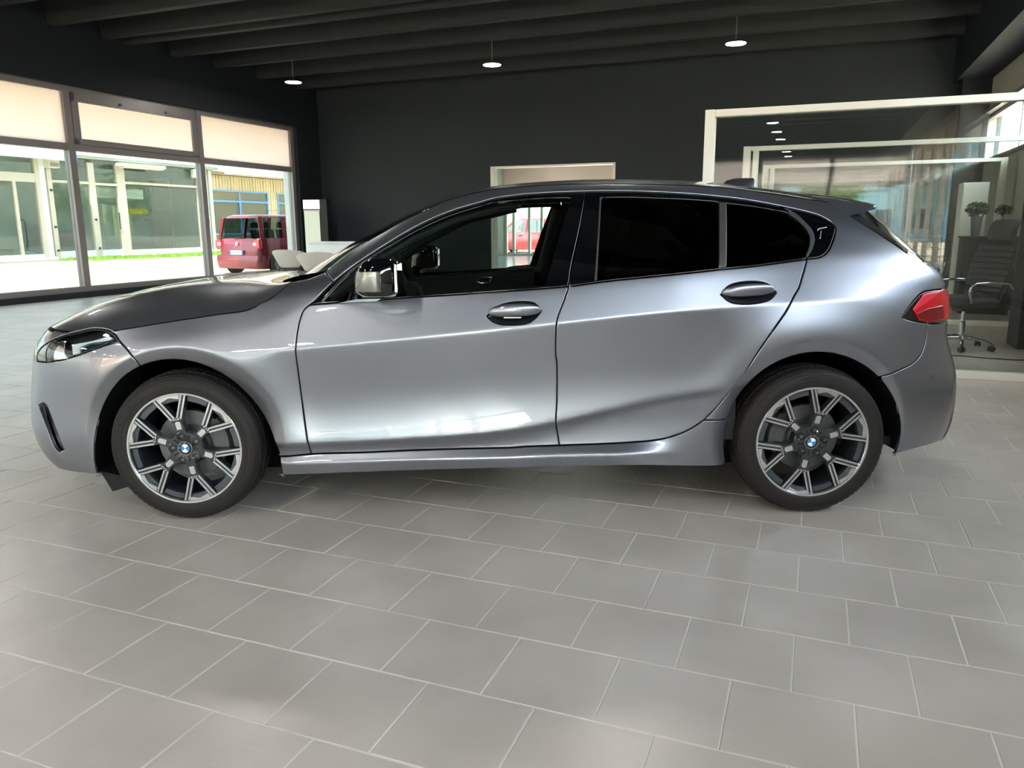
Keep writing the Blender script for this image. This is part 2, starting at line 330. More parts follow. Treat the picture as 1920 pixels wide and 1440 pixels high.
for v0, v1, z1, m in ((18.50, 18.70, 3.95, m_sb), (18.70, 18.92, 3.95, m_skyw), (19.0, 19.2, 3.9, m_sb), (20.92, 21.22, 3.95, m_sb), (22.35, 22.78, 3.95, m_sb), (27.1, 27.4, 3.95, m_sb), (27.45, 27.8, 4.1, m_sw), (14.5, 14.7, 3.95, m_sb)):
    MB().box(-.12, .06, v0, v1, .1, z1).build('post', m, sh)
for v0, v1, z0, z1 in ((6, 18.5, 3.02, 3.36), (19.2, 20.92, 3.06, 3.16), (21.22, 22.35, 3.04, 3.14), (22.78, 27.1, 3.16, 3.26), (6, 18.5, .1, .24), (19.2, 20.92, .14, .32), (21.22, 22.35, .14, .32), (22.78, 27.1, .12, .28)):
    MB().box(-.1, .04, v0, v1, z0, z1).build('rail', m_sb if z0 > 1 else m_skyw, sh)
for v0, v1 in ((6, 14.5), (14.7, 18.5), (19.2, 20.92), (21.22, 22.35), (22.78, 27.1)):
    MB().box(-.04, -.028, v0, v1, .2, 3.1).build('pane', m_shopg, sh); MB().box(-.04, -.028, v0, v1, 3.2, 4.06).build('pane', m_shopg, sh)
MB().box(-.08, .02, 17.55, 17.68, .24, 3.02).build('door_post', m_sb, sh)
MB().tube([(.05, 17.66, 1.58), (.09, 17.72, 1.58), (.09, 17.8, 1.5), (.09, 17.8, .6), (.05, 17.8, .53)], .02, 6).build('door_handle', m_blk, sh)
MB().tube([(.05, 22.3, 1.9), (.09, 22.25, 1.9), (.09, 22.25, 1.2), (.05, 22.3, 1.2)], .02, 6).build('door_handle', m_blk, sh)
for v, z in ((19.1, 2.75), (19.1, 1.3), (19.1, .36), (21.05, 1.6), (21.08, .4)): MB().lathe([(0, .0), (.045, .0), (.045, .05), (0, .05)], 10, 'x', (.06, v, z)).build('hinge', m_blk, sh)
MB().box(-.6, -.55, 21.2, 24.3, 2.55, 2.98).build('blind', mat('blind_white', 'e4ebe4', .8), sh)
MB().box(-3.0, -2.9, 25.3, 26.75, 1.92, 2.18).build('yellow_sign', mat('yellow_band', 'e8d21e', .5, emit='e8d21e', estr=.25), sh)
MB().box(-3.95, -3.93, 24.9, 25.1, 1.4, 2.4).box(-3.95, -3.93, 25.5, 26.6, .8, 2.4).build('rear_window', mat('rear_daylight', 'd6e8b8', .6, emit='d6e8b8', estr=.45), sh)  # glowing panels in place of daylight through openings at the back
lp = thing('soffit_lamp', 'cream strip lamp under the shop soffit', 'lamp', (-26.75, 23.3, 3.80)); MB().box(-.22, .22, -1.2, 1.2, .06, .2, .02).build('lamp_body', mat('cream_lamp', 'e9e3cc', .5), lp); MB().box(-.17, .17, -1.1, 1.1, .0, .07, .015).build('diffuser', mat('lamp_diffuser', 'f4f0de', .4), lp)
for v, z, lb, w_ in ((27.05, 3.62, 'white box unit on the right end of the shop front', .62), (19.15, 3.6, 'white box unit beside the pilaster of the shop front', .5)):
    bx = thing('wall_unit', lb, 'wall box', (-27.15, v, z)); MB().box(-.1, .22, -w_ / 2, w_ / 2, 0, .42, .03).build('housing', m_sw, bx); MB().box(.2, .235, -w_ / 2 + .06, w_ / 2 - .06, .05, .2).build('grille', mat('unit_grille', '9c9a8e', .6), bx)
# ---- clad building with blue windows
cb = thing('clad_building', 'beige board clad building with blue framed windows', 'building', (-32, 0, 0))
m_clad = mat('beige_cladding', 'd9c29a', .6, vary=.08, vscale=1); m_bf = mat('window_blue', '6fa6d6', .4)
MB().box(-6, -.12, 29, 48, 0, 4.4).build('wall', mat('clad_core', '9b8a6c', .8), cb)
def boards(v0, v1, z0, z1):
    v = v0
    while v < v1 - .02:
        MB().box(-.12, .0 if int(v * 10) % 2 else .02, v + .015, min(v + .235, v1) - .015, z0, z1).build('cladding_board', m_clad, cb); v += .25
boards(31, 44, 3.45, 4.3); boards(38.4, 39.3, 0, 3.45); boards(31, 33.0, 0, 3.45); boards(41.2, 44, 0, 3.45)
MB().box(-.1, 1.2, 34.2, 46, 4.35, 4.75).build('fascia', m_skyw, cb); MB().box(-.1, .3, 30, 34.2, 4.3, 4.5).build('fascia', mat('brown_fascia', '8a7456', .6), cb)
for v0, v1 in ((33.0, 38.4), (39.3, 41.2)):
    MB().box(-.1, .03, v0, v1, 3.36, 3.45).box(-.1, .03, v0, v1, 2.74, 2.86).box(-.1, .03, v0, v1, .8, .9).build('window_frame', m_bf, cb)
    for vv in ([v0, 35.62, v1 - .12] if v1 < 39 else [v0, v1 - .12]): MB().box(-.1, .04, vv, vv + .12, .8, 3.45).build('window_bar', m_bf, cb)
    MB().box(-.02, -.01, v0, v1, .85, 2.8).build('pane', m_shopg, cb); MB().box(-.02, -.01, 35.7 if v1 < 39 else v0, v1, 2.85, 3.4).build('pane', m_shopg, cb)
    MB().box(-2.5, -2.4, v0, v1, .0, 3.4).build('interior', m_sin, cb)
ow = MB().box(0, .02, 33.1, 35.55, 0, .55).build('opened_pane', m_shopg, cb); ow.location = (.05, 0, 2.86); ow.rotation_euler = (0, math.radians(22), 0)
# ---- trees and houses seen in reflections and through high windows
m_leaf = mat('leaf_green', '6f8f3c', .6, vary=.3, vscale=2); m_bark = mat('bark', '6b5a45', .8)
def tree(u, v, h, r, label, seed):
    R_ = random.Random(seed); t = thing('tree', label, 'tree', (u, v, -.03), group='trees around the yard')
    MB().tube([(0, 0, 0), (.06, .03, h * .3), (0, .1, h * .55)], [.16, .12, .07], 7).build('trunk', m_bark, t, smooth=1)
    mb = MB()
    for k in range(900):
        a, b = R_.random() * 2 * PI, math.acos(2 * R_.random() - 1); rr_ = r * (R_.random() ** .35) * (.75 + .35 * math.sin(3 * a) * math.sin(2 * b))
        c = Vector((rr_ * math.sin(b) * math.cos(a), rr_ * math.sin(b) * math.sin(a), h * .68 + rr_ * .8 * math.cos(b)))
        d1 = Vector((R_.random() - .5, R_.random() - .5, R_.random() - .5)).normalized(); d2 = d1.orthogonal().normalized(); s_ = .16 + .14 * R_.random()
        mb.add([c - d1 * s_, c + d2 * s_ * .6, c + d1 * s_, c - d2 * s_ * .6], [(0, 1, 2, 3)])
    mb.build('foliage', m_leaf, t)
for k, (u, v, h, r) in enumerate(((-7, -36, 5.2, 2.2), (-2.5, -39, 6, 2.6), (2.0, -35, 4.6, 2.0), (-12, -40, 6.5, 2.8), (14, -12, 5, 2), (16, -3, 5.5, 2.2), (-8.5, 40, 5, 2.4), (-5.5, 38, 4.5, 2.0))):
    tree(u, v, h, r, ('low leafy tree left of centre beyond the front windows', 'tall leafy tree in the centre beyond the front windows', 'small leafy tree right of centre beyond the front windows', 'broad tall leafy tree furthest left beyond the front windows', 'leafy tree before the orange house, further from the offices', 'leafy tree before the orange house, nearer the offices', 'larger leafy tree beyond the rear room glazing', 'smaller leafy tree beyond the rear room glazing')[k], k)
def house(u, v, du, dv, h, col, label, face, seed=0):
    t = thing('house', label, 'building', (u, v, -.03)); m = mat('plaster_' + col, col, .8, vary=.06, vscale=.5)
    MB().box(-du / 2, du / 2, -dv / 2, dv / 2, 0, h).build('wall', m, t); MB().box(-du / 2 - .3, du / 2 + .3, -dv / 2 - .3, dv / 2 + .3, h, h + .25).build('roof', mat('roof_tile', 'a4552f', .8), t)
    n = int((dv if face in '+u-u' else du) / 2.6)
    for fl_ in range(int(h / 3)):
        for k in range(n):
            s_ = 1 if face[0] == '+' else -1
            if face[1] == 'u': c = ((du / 2) * s_, -dv / 2 + (k + .5) * dv / n); e = (.05, .55)
            else: c = (-du / 2 + (k + .5) * du / n, (dv / 2) * s_); e = (.55, .05)
            f = MB().box(c[0] - e[0], c[0] + e[0], c[1] - e[1], c[1] + e[1], fl_ * 3 + .9, fl_ * 3 + 2.3).build('window', mat('house_window', '3d454c', .2), t)
house(26, -14, 8, 30, 6.4, 'c9803f', 'orange plastered two storey house beyond the right windows', '-u')
house(2, -58, 26, 8, 9.5, '9fc6d4', 'pale blue plastered building far beyond the front windows', '+v')
house(-24, -50, 14, 8, 6.4, 'd29a6a', 'ochre house beyond the front windows', '+v')
house(20, 14, 6, 20, 3.6, 'f2f2ee', 'white low building behind the office clerestory', '-u')
# ---- minivan
def minivan(label, base, rotz, col, sc):
    t = thing('minivan', label, 'car', base, rotz); t.scale = (sc, sc, sc)
    mp = mat('van_paint_' + col, col, .3, .2, coat=1); md = mat('van_trim', '1c1c1e', .5); mg = glass('van_glass', 'b4c8c8', 2.2, dim=.8)
    L, Wd = 1.99, .93
    MB().rr([(-L + .10, L - .10, -Wd + .10, Wd - .10, .16, .2), (-L + .02, L - .02, -Wd + .02, Wd - .02, .32, .3), (-L, L, -Wd, Wd, .55, .34), (-L + .01, L - .05, -Wd, Wd, .80, .34), (-L + .05, L - .35, -Wd + .03, Wd - .03, .97, .34), (-L + .08, L - .8, -Wd + .06, Wd - .06, 1.02, .34)], 5).build('body', mp, t, smooth=.7)
    MB().rr([(-L + .16, .55, -.74, .74, 1.575, .26), (-L + .2, .5, -.70, .70, 1.63, .25), (-L + .32, .4, -.58, .58, 1.67, .2)], 5).build('roof', mp, t, smooth=.7)
    for s_ in (-1, 1):
        for (xa, xb) in (((-L + .10, .97), (-L + .17, 1.60)), ((-1.02, .98), (-1.0, 1.6)), ((-.08, .98), (-.12, 1.6)), ((1.12, .99), (.5, 1.6))):
            MB().obox((xa[0] + .05, s_ * .875, xa[1]), (xb[0] + .05, s_ * .735, xb[1]), .10, .06).build('pillar', mp, t)
        for x0, x1, x2, x3 in ((-L + .28, -1.05, -1.02, -L + .3), (-.95, -.1, -.15, -.93), (.0, 1.05, .52, -.05)):
            MB().add([(x0, s_ * .868, 1.0), (x1, s_ * .868, 1.0), (x2, s_ * .745, 1.57), (x3, s_ * .745, 1.57)], [(0, 1, 2, 3)]).build('side_window', mg, t)
        MB().rr([(-L - .015, -L + .12, s_ * .79 - .14, s_ * .79 + .12, .74, .04), (-L - .02, -L + .12, s_ * .79 - .14, s_ * .79 + .125, .80, .05), (-L - .01, -L + .14, s_ * .79 - .12, s_ * .79 + .12, .97, .04)], 3).build('tail_lamp', mat('van_lamp_red', 'd8263a', .15, coat=1, emit='d8263a', estr=.08), t)
        MB().box(-L - .026, -L + .02, s_ * .74 - .07, s_ * .74 + .07, .81, .90, .01).build('lamp_insert', mat('van_lamp_clear', 'e6e2e4', .15), t)
        MB().box(.1, .3, s_ * .93 - .02, s_ * .93 + .02, .82, .87, .008).build('door_handle', md, t)
        MB().box(-.95, -.75, s_ * .93 - .02, s_ * .93 + .02, .82, .87, .008).build('door_handle', md, t)
    MB().add([(-L + .075, -.72, 1.0), (-L + .075, .72, 1.0), (-L + .165, .62, 1.58), (-L + .165, -.62, 1.58)], [(0, 1, 2, 3)]).build('rear_window', mg, t)
    MB().add([(1.2, -.72, 1.0), (1.2, .72, 1.0), (.58, .64, 1.6), (.58, -.64, 1.6)], [(0, 1, 2, 3)]).build('windscreen', mg, t)
    MB().rr([(-L - .03, -L + .3, -Wd + .08, Wd - .08, .17, .12), (-L - .05, -L + .3, -Wd + .05, Wd - .05, .25, .12), (-L - .06, -L + .3, -Wd + .02, Wd - .02, .42, .12), (-L - .03, -L + .3, -Wd + .03, Wd - .03, .54, .12)], 4).build('bumper', mp, t, smooth=.7)
    pl = MB().box(-L - .05, -L - .02, -.28, .28, .56, .68, .006).build('number_plate', mat('plate_white', 'dfe6ee', .4), t)
    for y0, y1 in ((-.28, -.235), (.235, .28)): MB().box(-L - .053, -L - .02, y0, y1, .562, .678).build('plate_band', mat('plate_blue', '2a56b0', .4), pl)
    text_mesh('EY A3R2', .085, md, 'plate_lettering', pl, Matrix.Translation((-L - .054, 0, .62)) @ Euler((PI / 2, 0, -PI / 2)).to_matrix().to_4x4(), .001)
    MB().lathe([(0, -L - .0), (.055, -L - .0), (.055, -L - .02), (.03, -L - .03), (0, -L - .03)], 20, 'x', (0, 0, .86)).build('badge', mat('badge_silver', 'e4dfe2', .2, .5), t)
    MB().tube([(-L + .06, .1, .99), (-L + .04, .12, 1.03), (-L + .06, -.28, 1.06)], .012, 6).build('rear_wiper', md, t)
    mt = mat('van_tyre', '1a1a1b', .8); mh = mat('wheel_cover', 'b9c2c6', .35, .5)
    for x in (-1.32, 1.3):
        for s_ in (-1, 1):
            w_ = MB().lathe([(.19, -.09), (.27, -.095), (.31, -.07), (.315, 0), (.31, .07), (.27, .095), (.19, .09), (.19, -.09)], 28, 'y', (0, 0, 0)).build('wheel', mt, t, base=(x, s_ * .865, .315), smooth=.8)
            MB().lathe([(0, s_ * .085), (.05, s_ * .09), (.19, s_ * .08), (.2, s_ * .04)], 24, 'y').build('wheel_cover', mh, w_, smooth=.8)
            h_ = MB()
            for k in range(7):
                a = 2 * PI * k / 7; h_.lathe([(0, s_ * .093), (.028, s_ * .0925), (.028, s_ * .06)], 8, 'y', (.125 * math.cos(a), 0, .125 * math.sin(a)))
            h_.build('cover_holes', md, w_)
            MB().lathe([(0, s_ * .101), (.345, s_ * .103), (.36, s_ * .100)], 28, 'y', (x, s_ * .833, .325)).build('wheel_arch', md, t)
    for x in (-.75, .25):
        for y in (-.55, 0, .55):
            MB().rr([(x - .05, x + .05, y - .21, y + .21, .85, .05), (x - .12, x - .02, y - .2, y + .2, 1.25, .05)], 3).rr([(x - .13, x - .03, y - .13, y + .13, 1.30, .045), (x - .14, x - .04, y - .14, y + .14, 1.40, .05), (x - .13, x - .04, y - .1, y + .1, 1.47, .04)], 3).build('seat', mat('van_seat', '2f3436', .8), t)
    return t
_h = (math.sin(math.radians(9)), math.cos(math.radians(9)))
minivan('dark red compact minivan parked outside the left window front', (-12.3 + _h[0] * 1.95 - _h[1] * .9, 13.15 + _h[1] * 1.95 + _h[0] * .9, -.03), math.radians(81), '8e2b3f', .96)
minivan('red car parked beyond the rear room glazing', (-11.3, 31.5, -.03), math.radians(180), 'a0283a', .96)
# ================================================================== OFFICES AND FURNITURE
def partition(name, v, u0, u1, h, label, wp=.085, dbl=False):
    t = thing(name, label, 'partition', (u0, v, 0), group='glass office partitions'); L = u1 - u0; d = .05
    MB().box(0, wp, -d, d, 0, h, .004).build('post', m_white_frame, t)
    MB().box(L - wp, L, -d, d, 0, h, .004).build('post', m_white_frame, t)
    MB().box(wp, L - wp, -d * .9, d * .9, h - .06, h - .002, .004).build('top_rail', m_white_frame, t)
    MB().box(wp, L - wp, -d * .9, d * .9, 0, .065, .004).build('bottom_rail', m_white_frame, t)
    n = 2; ps = (L - 2 * wp) / n
    for k in range(n): MB().box(wp + k * ps + .002, wp + (k + 1) * ps - .002, -.006, .006, .06, h - .055).build('pane', m_ppane, t)
    if dbl: MB().box(wp + .03, wp + .10, -d, d, 0, h - .03, .004).build('post', m_white_frame, t)
    return t
partition('glass_partition', 3.32, .565, 4.33, 2.19, 'nearest white framed glass partition, reaching up in front of the offices')
partition('glass_partition', 7.10, .55, 4.33, 2.225, 'second white framed glass partition behind the office chair', .09, True)
partition('glass_partition', 10.70, .56, 4.20, 2.235, 'third white framed glass partition nearest the back wall', .09, True)
pl_ = thing('column', 'dark slate column between the first two glass partitions', 'column', (3.70, 5.35, 0))
MB().box(-.26, .30, -.2, .25, 0, 3.87, .008).build('shaft', m_navy, pl_)
# ---- office chairs
m_cl = mat('black_leather', '1e2124', .5, bump=.05, bscale=300); m_mesh = mat('chair_fabric', '2b2f33', .75); m_chr = mat('chrome', 'c9ccd0', .08, 1.0); m_cas = mat('castor_black', '121314', .5)
def office_chair(label, base, rotz):
    t = thing('office_chair', label, 'chair', base, rotz, group='black office chairs')
    # local: faces -x
    MB().rr([(-.25, .25, -.24, .24, .46, .1), (-.27, .27, -.26, .26, .49, .12), (-.27, .27, -.26, .26, .53, .12), (-.24, .25, -.23, .23, .565, .1)], 5).build('seat', m_cl, t, smooth=.8)
    def back(z): return .23 + .21 * ((z - .5) / .9) ** 1.2, (.23 + .05 * math.sin(PI * min(1, max(0, (z - .5) / .7))))
    n = 9
    for k in range(n):
        z0, z1 = .54 + k * .56 / n, .54 + (k + 1) * .56 / n - .008; xa, wa = back(z0); xb, wb = back(z1); r = []
        for (x, z, wy) in ((xa, z0, wa - .012), (xa - .012 + .002, z0 + .012, wa), (xb - .012 + .002, z1 - .012, wb), (xb, z1, wb - .012)):
            r.append([(x - .018 + .05 * (y / wy) ** 2 * -1 + .05 * 0, y * 1.0, z) for y in [wy * (2 * i / 8 - 1) for i in range(9)]] + [(x + .022 - .05 * (y / wy) ** 2, y, z) for y in [wy * (1 - 2 * i / 8) for i in range(9)]])
        MB().loft(r).build('back_pad', m_mesh, t, smooth=.9)
    fr_ = MB()
    for s_ in (-1, 1): fr_.tube([(back(z)[0] + .005 - .05, s_ * (back(z)[1] + .006), z) for z in (.5, .6, .7, .8, .9, 1.0, 1.1)], .014, 7)
    fr_.tube([(.30, 0, .45), (.30, 0, .6), (.36, 0, .9), (.40, 0, 1.1)], .02, 7).build('back_frame', m_cas, t, smooth=1)
    x0 = back(1.15)[0]
    r = []
    for z, wy, dx in ((1.15, .14, 0.0), (1.17, .165, -.01), (1.25, .175, -.005), (1.33, .165, .03), (1.36, .14, .05)):
        r.append([(x0 + dx - .03 - .04 * (y / wy) ** 2, y, z) for y in [wy * (2 * i / 8 - 1) for i in range(9)]] + [(x0 + dx + .025 - .04 * (y / wy) ** 2, y, z) for y in [wy * (1 - 2 * i / 8) for i in range(9)]])
    MB().loft(r).build('headrest', m_cl, t, smooth=.9)
    for s_ in (-1, 1):
        MB().tube([(.30, s_ * .27, .66), (.24, s_ * .285, .715), (.05, s_ * .29, .725), (-.12, s_ * .29, .72), (-.165, s_ * .285, .69), (-.165, s_ * .28, .62), (-.13, s_ * .26, .53), (-.10, s_ * .2, .475)], [.012, .014, .014, .014, .016, .018, .02, .016], 8).build('armrest', m_chr, t, smooth=1)
    MB().box(-.1, .14, -.07, .07, .41, .465, .01).build('tilt_mechanism', m_cas, t)
    MB().tube([(-.02, .05, .43), (-.05, .2, .42), (-.06, .25, .415)], .008, 6).build('lever', m_chr, t)
    MB().lathe([(.028, .12), (.028, .29), (.018, .30), (.018, .42)], 16).build('gas_lift', m_chr, t, smooth=.5)
    for k in range(5):
        a = 2 * PI * k / 5 + .35; c, s = math.cos(a), math.sin(a)
        MB().tube([(0, 0, .125), (.12 * c, .12 * s, .125), (.22 * c, .22 * s, .105), (.29 * c, .29 * s, .075)], [.03, .022, .018, .014], 8).build('base_arm', m_chr, t, smooth=1)
        cs = MB()
        for q in (-1, 1): cs.lathe([(0, q * .008), (.03, q * .008), (.031, q * .016), (.028, q * .026), (0, q * .026)], 14, 'y')
        cs.box(-.012, .012, -.009, .009, 0, .05).build('castor', m_cas, t, base=(.29 * c, .29 * s, .031), rotz=a + .8)
    return t
office_chair('black high back office chair with headrest between the first two glass partitions', (2.93, 5.02, 0), math.radians(28)).scale = (.96, .96, .93)
office_chair('black office chair in the second glass office, dim behind two panes', (2.85, 8.05, 0), math.radians(75))
cbn = thing('cabinet', 'dark low cabinet carrying the potted plants in the second office', 'cabinet', (3.72, 8.75, 0))
MB().box(-.32, .32, -.22, .22, .06, 1.03, .006).build('body', m_navy, cbn); MB().box(-.34, .34, -.24, .24, 1.03, 1.055, .004).build('top', m_blk, cbn); MB().box(-.3, .3, -.2, .2, 0, .06).build('plinth', m_blk, cbn)
for s_ in (-1, 1):
    dr = MB().box(-.155 + s_ * .16, .155 + s_ * .16, -.235, -.22, .08, 1.01, .003).build('door', m_navy, cbn); MB().box(s_ * .03 - .006, s_ * .03 + .006, -.25, -.235, .5, .62).build('handle', m_chr, dr)
wc = thing('tall_cabinet', 'tall pale cupboard standing behind the potted plants', 'cabinet', (3.64, 9.8, 0))
MB().box(-.17, .17, -.2, .2, 0, 1.82, .006).build('body', mat('pale_laminate', 'dfe0d6', .5), wc); d_ = MB().box(-.16, .16, -.215, -.2, .06, 1.8, .004).build('door', mat('pale_laminate', 'dfe0d6', .5), wc); MB().box(-.14, -.12, -.235, -.215, .8, 1.0).build('handle', m_chr, d_)
def plant(label, base, pot_r, pot_h, stem, cr, n, seed):
    t = thing('potted_plant', label, 'plant', base); R_ = random.Random(seed); mp_ = mat('pot_grey', '6e7270', .6)
    MB().lathe([(0, 0), (pot_r * .7, 0), (pot_r, pot_h), (pot_r * .9, pot_h), (pot_r * .88, pot_h * .9), (0, pot_h * .9)], 20).build('pot', mp_, t, smooth=.7)
    MB().tube([(0, 0, pot_h * .8), (.004, .002, pot_h + stem)], .006, 6).build('stem', m_bark, t)
    fo = MB()
    for k in range(n):
        a, b = R_.random() * 2 * PI, math.acos(2 * R_.random() - 1); r_ = cr * R_.random() ** .4
        c = Vector((r_ * math.sin(b) * math.cos(a) * 1.2, r_ * math.sin(b) * math.sin(a) * 1.2, pot_h + stem + r_ * math.cos(b) * .8)); d1 = Vector((R_.random() - .5, R_.random() - .5, R_.random() - .5)).normalized(); d2 = d1.orthogonal().normalized(); s_ = .018 + .012 * R_.random()
        fo.add([c - d1 * s_, c + d2 * s_ * .7, c + d1 * s_, c - d2 * s_ * .7], [(0, 1, 2, 3)])
    fo.build('foliage', mat('dark_leaf', '3c4a36', .6, vary=.2, vscale=20), t)
plant('bushy dark green plant in a tall grey pot', (3.54, 8.66, 1.055), .075, .27, .09, .13, 320, 1)
plant('small standard tree with a round crown in a low pot', (3.86, 8.72, 1.055), .05, .05, .30, .085, 200, 2)
cbl = MB().tube([tuple(p) for p in [(2.7, 4.45, .006), (2.85, 4.50, .006), (3.0, 4.44, .006), (3.25, 4.40, .006), (3.6, 4.47, .006), (4.2, 4.42, .006)]], .006, 6).build('floor_cable', m_blk, smooth=1)
tag(cbl, 'thin black cable lying on the tiles before the office chair', 'cable')
fb = thing('cable_box', 'low black box on the tiles at the end of the cable', 'box', (2.66, 4.6, 0)); MB().box(-.09, .09, -.12, .12, 0, .045, .008).build('case', m_blk, fb); MB().box(-.05, .05, -.1, .1, .045, .05).build('lid', m_cas, fb)
# ---- light totem, desk, bucket chairs
tt = thing('light_totem', 'black display totem with lit white top panel by the back wall', 'display stand', (-10.42, 12.95, 0), math.radians(14))
MB().box(-.22, .40, .0, .26, 0, 1.92, .006).build('body', m_blk, tt)
MB().box(-.215, .215, -.02, .0, 1.68, 1.905, .003).build('light_panel', mat('totem_light', 'ffffff', .5, emit='fff6fb', estr=.22), tt)
MB().box(-.2, .2, -.018, .0, .1, 1.63, .003).build('front_panel', mat('totem_panel', 'dfe6d4', .4, emit='e6ecd8', estr=.05), tt); MB().box(-.215, .215, -.015, 0, 1.635, 1.655).build('trim_bar', mat('badge_silver'), tt)
dk = thing('reception_desk', 'white reception counter in front of the back wall', 'desk', (-9.0, 12.55, 0))
m_lam = mat('white_laminate', 'e9eef2', .35)
MB().box(-1.0, 1.1, -.35, -.31, .03, .85, .003).build('front_panel', m_lam, dk)
for x in (-1.0, 1.06): MB().box(x, x + .04, -.31, .35, 0, .85, .003).build('side_panel', m_lam, dk)
MB().box(-1.03, 1.13, -.38, .38, .85, .885, .004).build('top', m_lam, dk)
def bucket(label, base, rotz):
    t = thing('bucket_chair', label, 'chair', base, rotz, group='pale upholstered bucket chairs'); ms = mat('oatmeal_fabric', 'e0ddd6', .85, bump=.15, bscale=220)
    inn, out = [], []
    def ring(z, r, th, k0):
        pts = []
        N = 22
        for i in range(N + 1):
            a = -PI * .72 + PI * 1.44 * i / N; e = 1.0 - .0 * abs(a); pts.append((r * math.cos(a) * .95, r * math.sin(a), z - k0 * (abs(a) / (PI * .72)) ** 2.0))
        for i in range(N, -1, -1):
            a = -PI * .72 + PI * 1.44 * i / N; pts.append(((r - th) * math.cos(a) * .95, (r - th) * math.sin(a), z - k0 * (abs(a) / (PI * .72)) ** 2.0))
        return pts
    MB().loft([ring(.40, .17, .05, 0), ring(.43, .20, .06, 0), ring(.58, .275, .05, .04), ring(.74, .345, .045, .12), ring(.775, .345, .035, .15), ring(.785, .335, .02, .15)]).build('shell', ms, t, smooth=.9)
    MB().rr([(-.2, .12, -.15, .15, .42, .12), (-.25, .15, -.18, .18, .45, .15), (-.26, .17, -.20, .20, .485, .15), (-.2, .15, -.18, .18, .51, .12)], 5).build('seat_cushion', ms, t, smooth=.9)
    for sx in (-1, 1):
        for sy in (-1, 1): MB().obox((sx * .17, sy * .17, .39), (sx * .21, sy * .23, 0), .022, .022).build('leg', m_blk, t)
    MB().box(-.18, .18, -.18, .18, .385, .402).build('seat_frame', m_blk, t)
    return t
bucket('pale bucket chair further from the car, nearer the window front', (-8.75, 9.75, 0), math.radians(-72))
bucket('pale bucket chair nearer the car windscreen', (-7.25, 8.55, 0), math.radians(-48))
# ================================================================== THE CAR
# side surface of the body: half width W(x, z) with its creases, flares and rounded ends
def crv(x,pts):
    """smooth monotone-ish cubic through control points"""
    P=np.asarray(pts,float);xs,ys=P[:,0],P[:,1]
    h=np.diff(xs);d=np.diff(ys)/h
    m=np.empty(len(xs));m[0],m[-1]=d[0],d[-1]
    m[1:-1]=(d[:-1]*h[1:]+d[1:]*h[:-1])/(h[:-1]+h[1:])
    x=np.asarray(x,float);xc=np.clip(x,xs[0],xs[-1])
    i=np.clip(np.searchsorted(xs,xc)-1,0,len(h)-1)
    t=(xc-xs[i])/h[i]
    return ys[i]*(1+2*t)*(1-t)**2+h[i]*m[i]*t*(1-t)**2+ys[i+1]*t*t*(3-2*t)+h[i]*m[i+1]*t*t*(t-1)
def sstep(x,a,b):
    t=np.clip((np.asarray(x,float)-a)/(b-a),0,1);return t*t*(3-2*t)
def sp(d,e):
    d=np.asarray(d,float)/e
    return e*(np.maximum(d,0)+np.log1p(np.exp(-np.abs(d))))
ZC=[(-2.2,.69),(-1.6,.70),(-1.0,.731),(-.561,.768),(.053,.822),(.732,.885),(1.213,.915),(1.586,.928),(2.2,.94)]
ZL=[(-2.2,.33),(-.93,.331),(-.41,.35),(.05,.386),(.236,.419),(.589,.499),(.9,.555),(1.3,.62),(2.2,.64)]
ZK=[(-2.2,.79),(-1.2,.80),(-1.0,.83),(-.76,.924),(-.34,.948),(.055,.968),(.46,1.013),(1.016,1.06),(1.325,1.102),(1.6,1.11),(2.2,1.06)]
ZD=[(-2.2,1.0),(-.80,.985),(-.72,1.003),(-.616,1.077),(-.528,1.134),(-.411,1.204),(-.295,1.262),(-.18,1.305),(-.065,1.333),(.083,1.360),(.197,1.371),(.367,1.378),(.538,1.378),(.824,1.364),(1.066,1.344),(1.252,1.306),(1.42,1.262),(1.6,1.20),(1.8,1.10),(2.0,1.0),(2.2,.93)]
ZS=[(-1.1,.272),(-.94,.277),(-.8,.287),(-.36,.300),(.05,.3075),(.25,.3155),(.55,.328),(.8,.34),(1.1,.34)]
ZQ=[(-1.1,.248),(-.866,.2514),(-.41,.2634),(.05,.2713),(.24,.2785),(.515,.284),(1.1,.28)]
XF=[(.05,-2.0),(.12,-2.06),(.17,-2.13),(.235,-2.195),(.31,-2.225),(.45,-2.226),(.55,-2.205),(.65,-2.18),(.70,-2.168),(.76,-2.135),(.82,-2.07),(.90,-1.99),(1.0,-1.9),(1.5,-1.8)]
XR=[(.05,2.0),(.15,2.10),(.22,2.165),(.30,2.195),(.37,2.20),(.45,2.20),(.55,2.183),(.65,2.145),(.70,2.122),(.75,2.107),(.85,2.113),(.95,2.097),(1.0,2.08),(1.05,2.04),(1.12,1.992),(1.22,1.925),(1.33,1.83),(1.5,1.7)]
XCF,XCR=-1.15,1.05;NF,NR=3.6,3.7
WHX=1.332;ZAF,ZAR=.322,.338
def ends(x,z):
    af=XCF-crv(z,XF);tf=np.clip((XCF-x)/af,0,1);ef=np.maximum(1-tf**NF,0)**(1/NF)
    ar=crv(z,XR)-XCR;tr=np.clip((x-XCR)/ar,0,1);er=np.maximum(1-tr**NR,0)**(1/NR)
    return ef*er
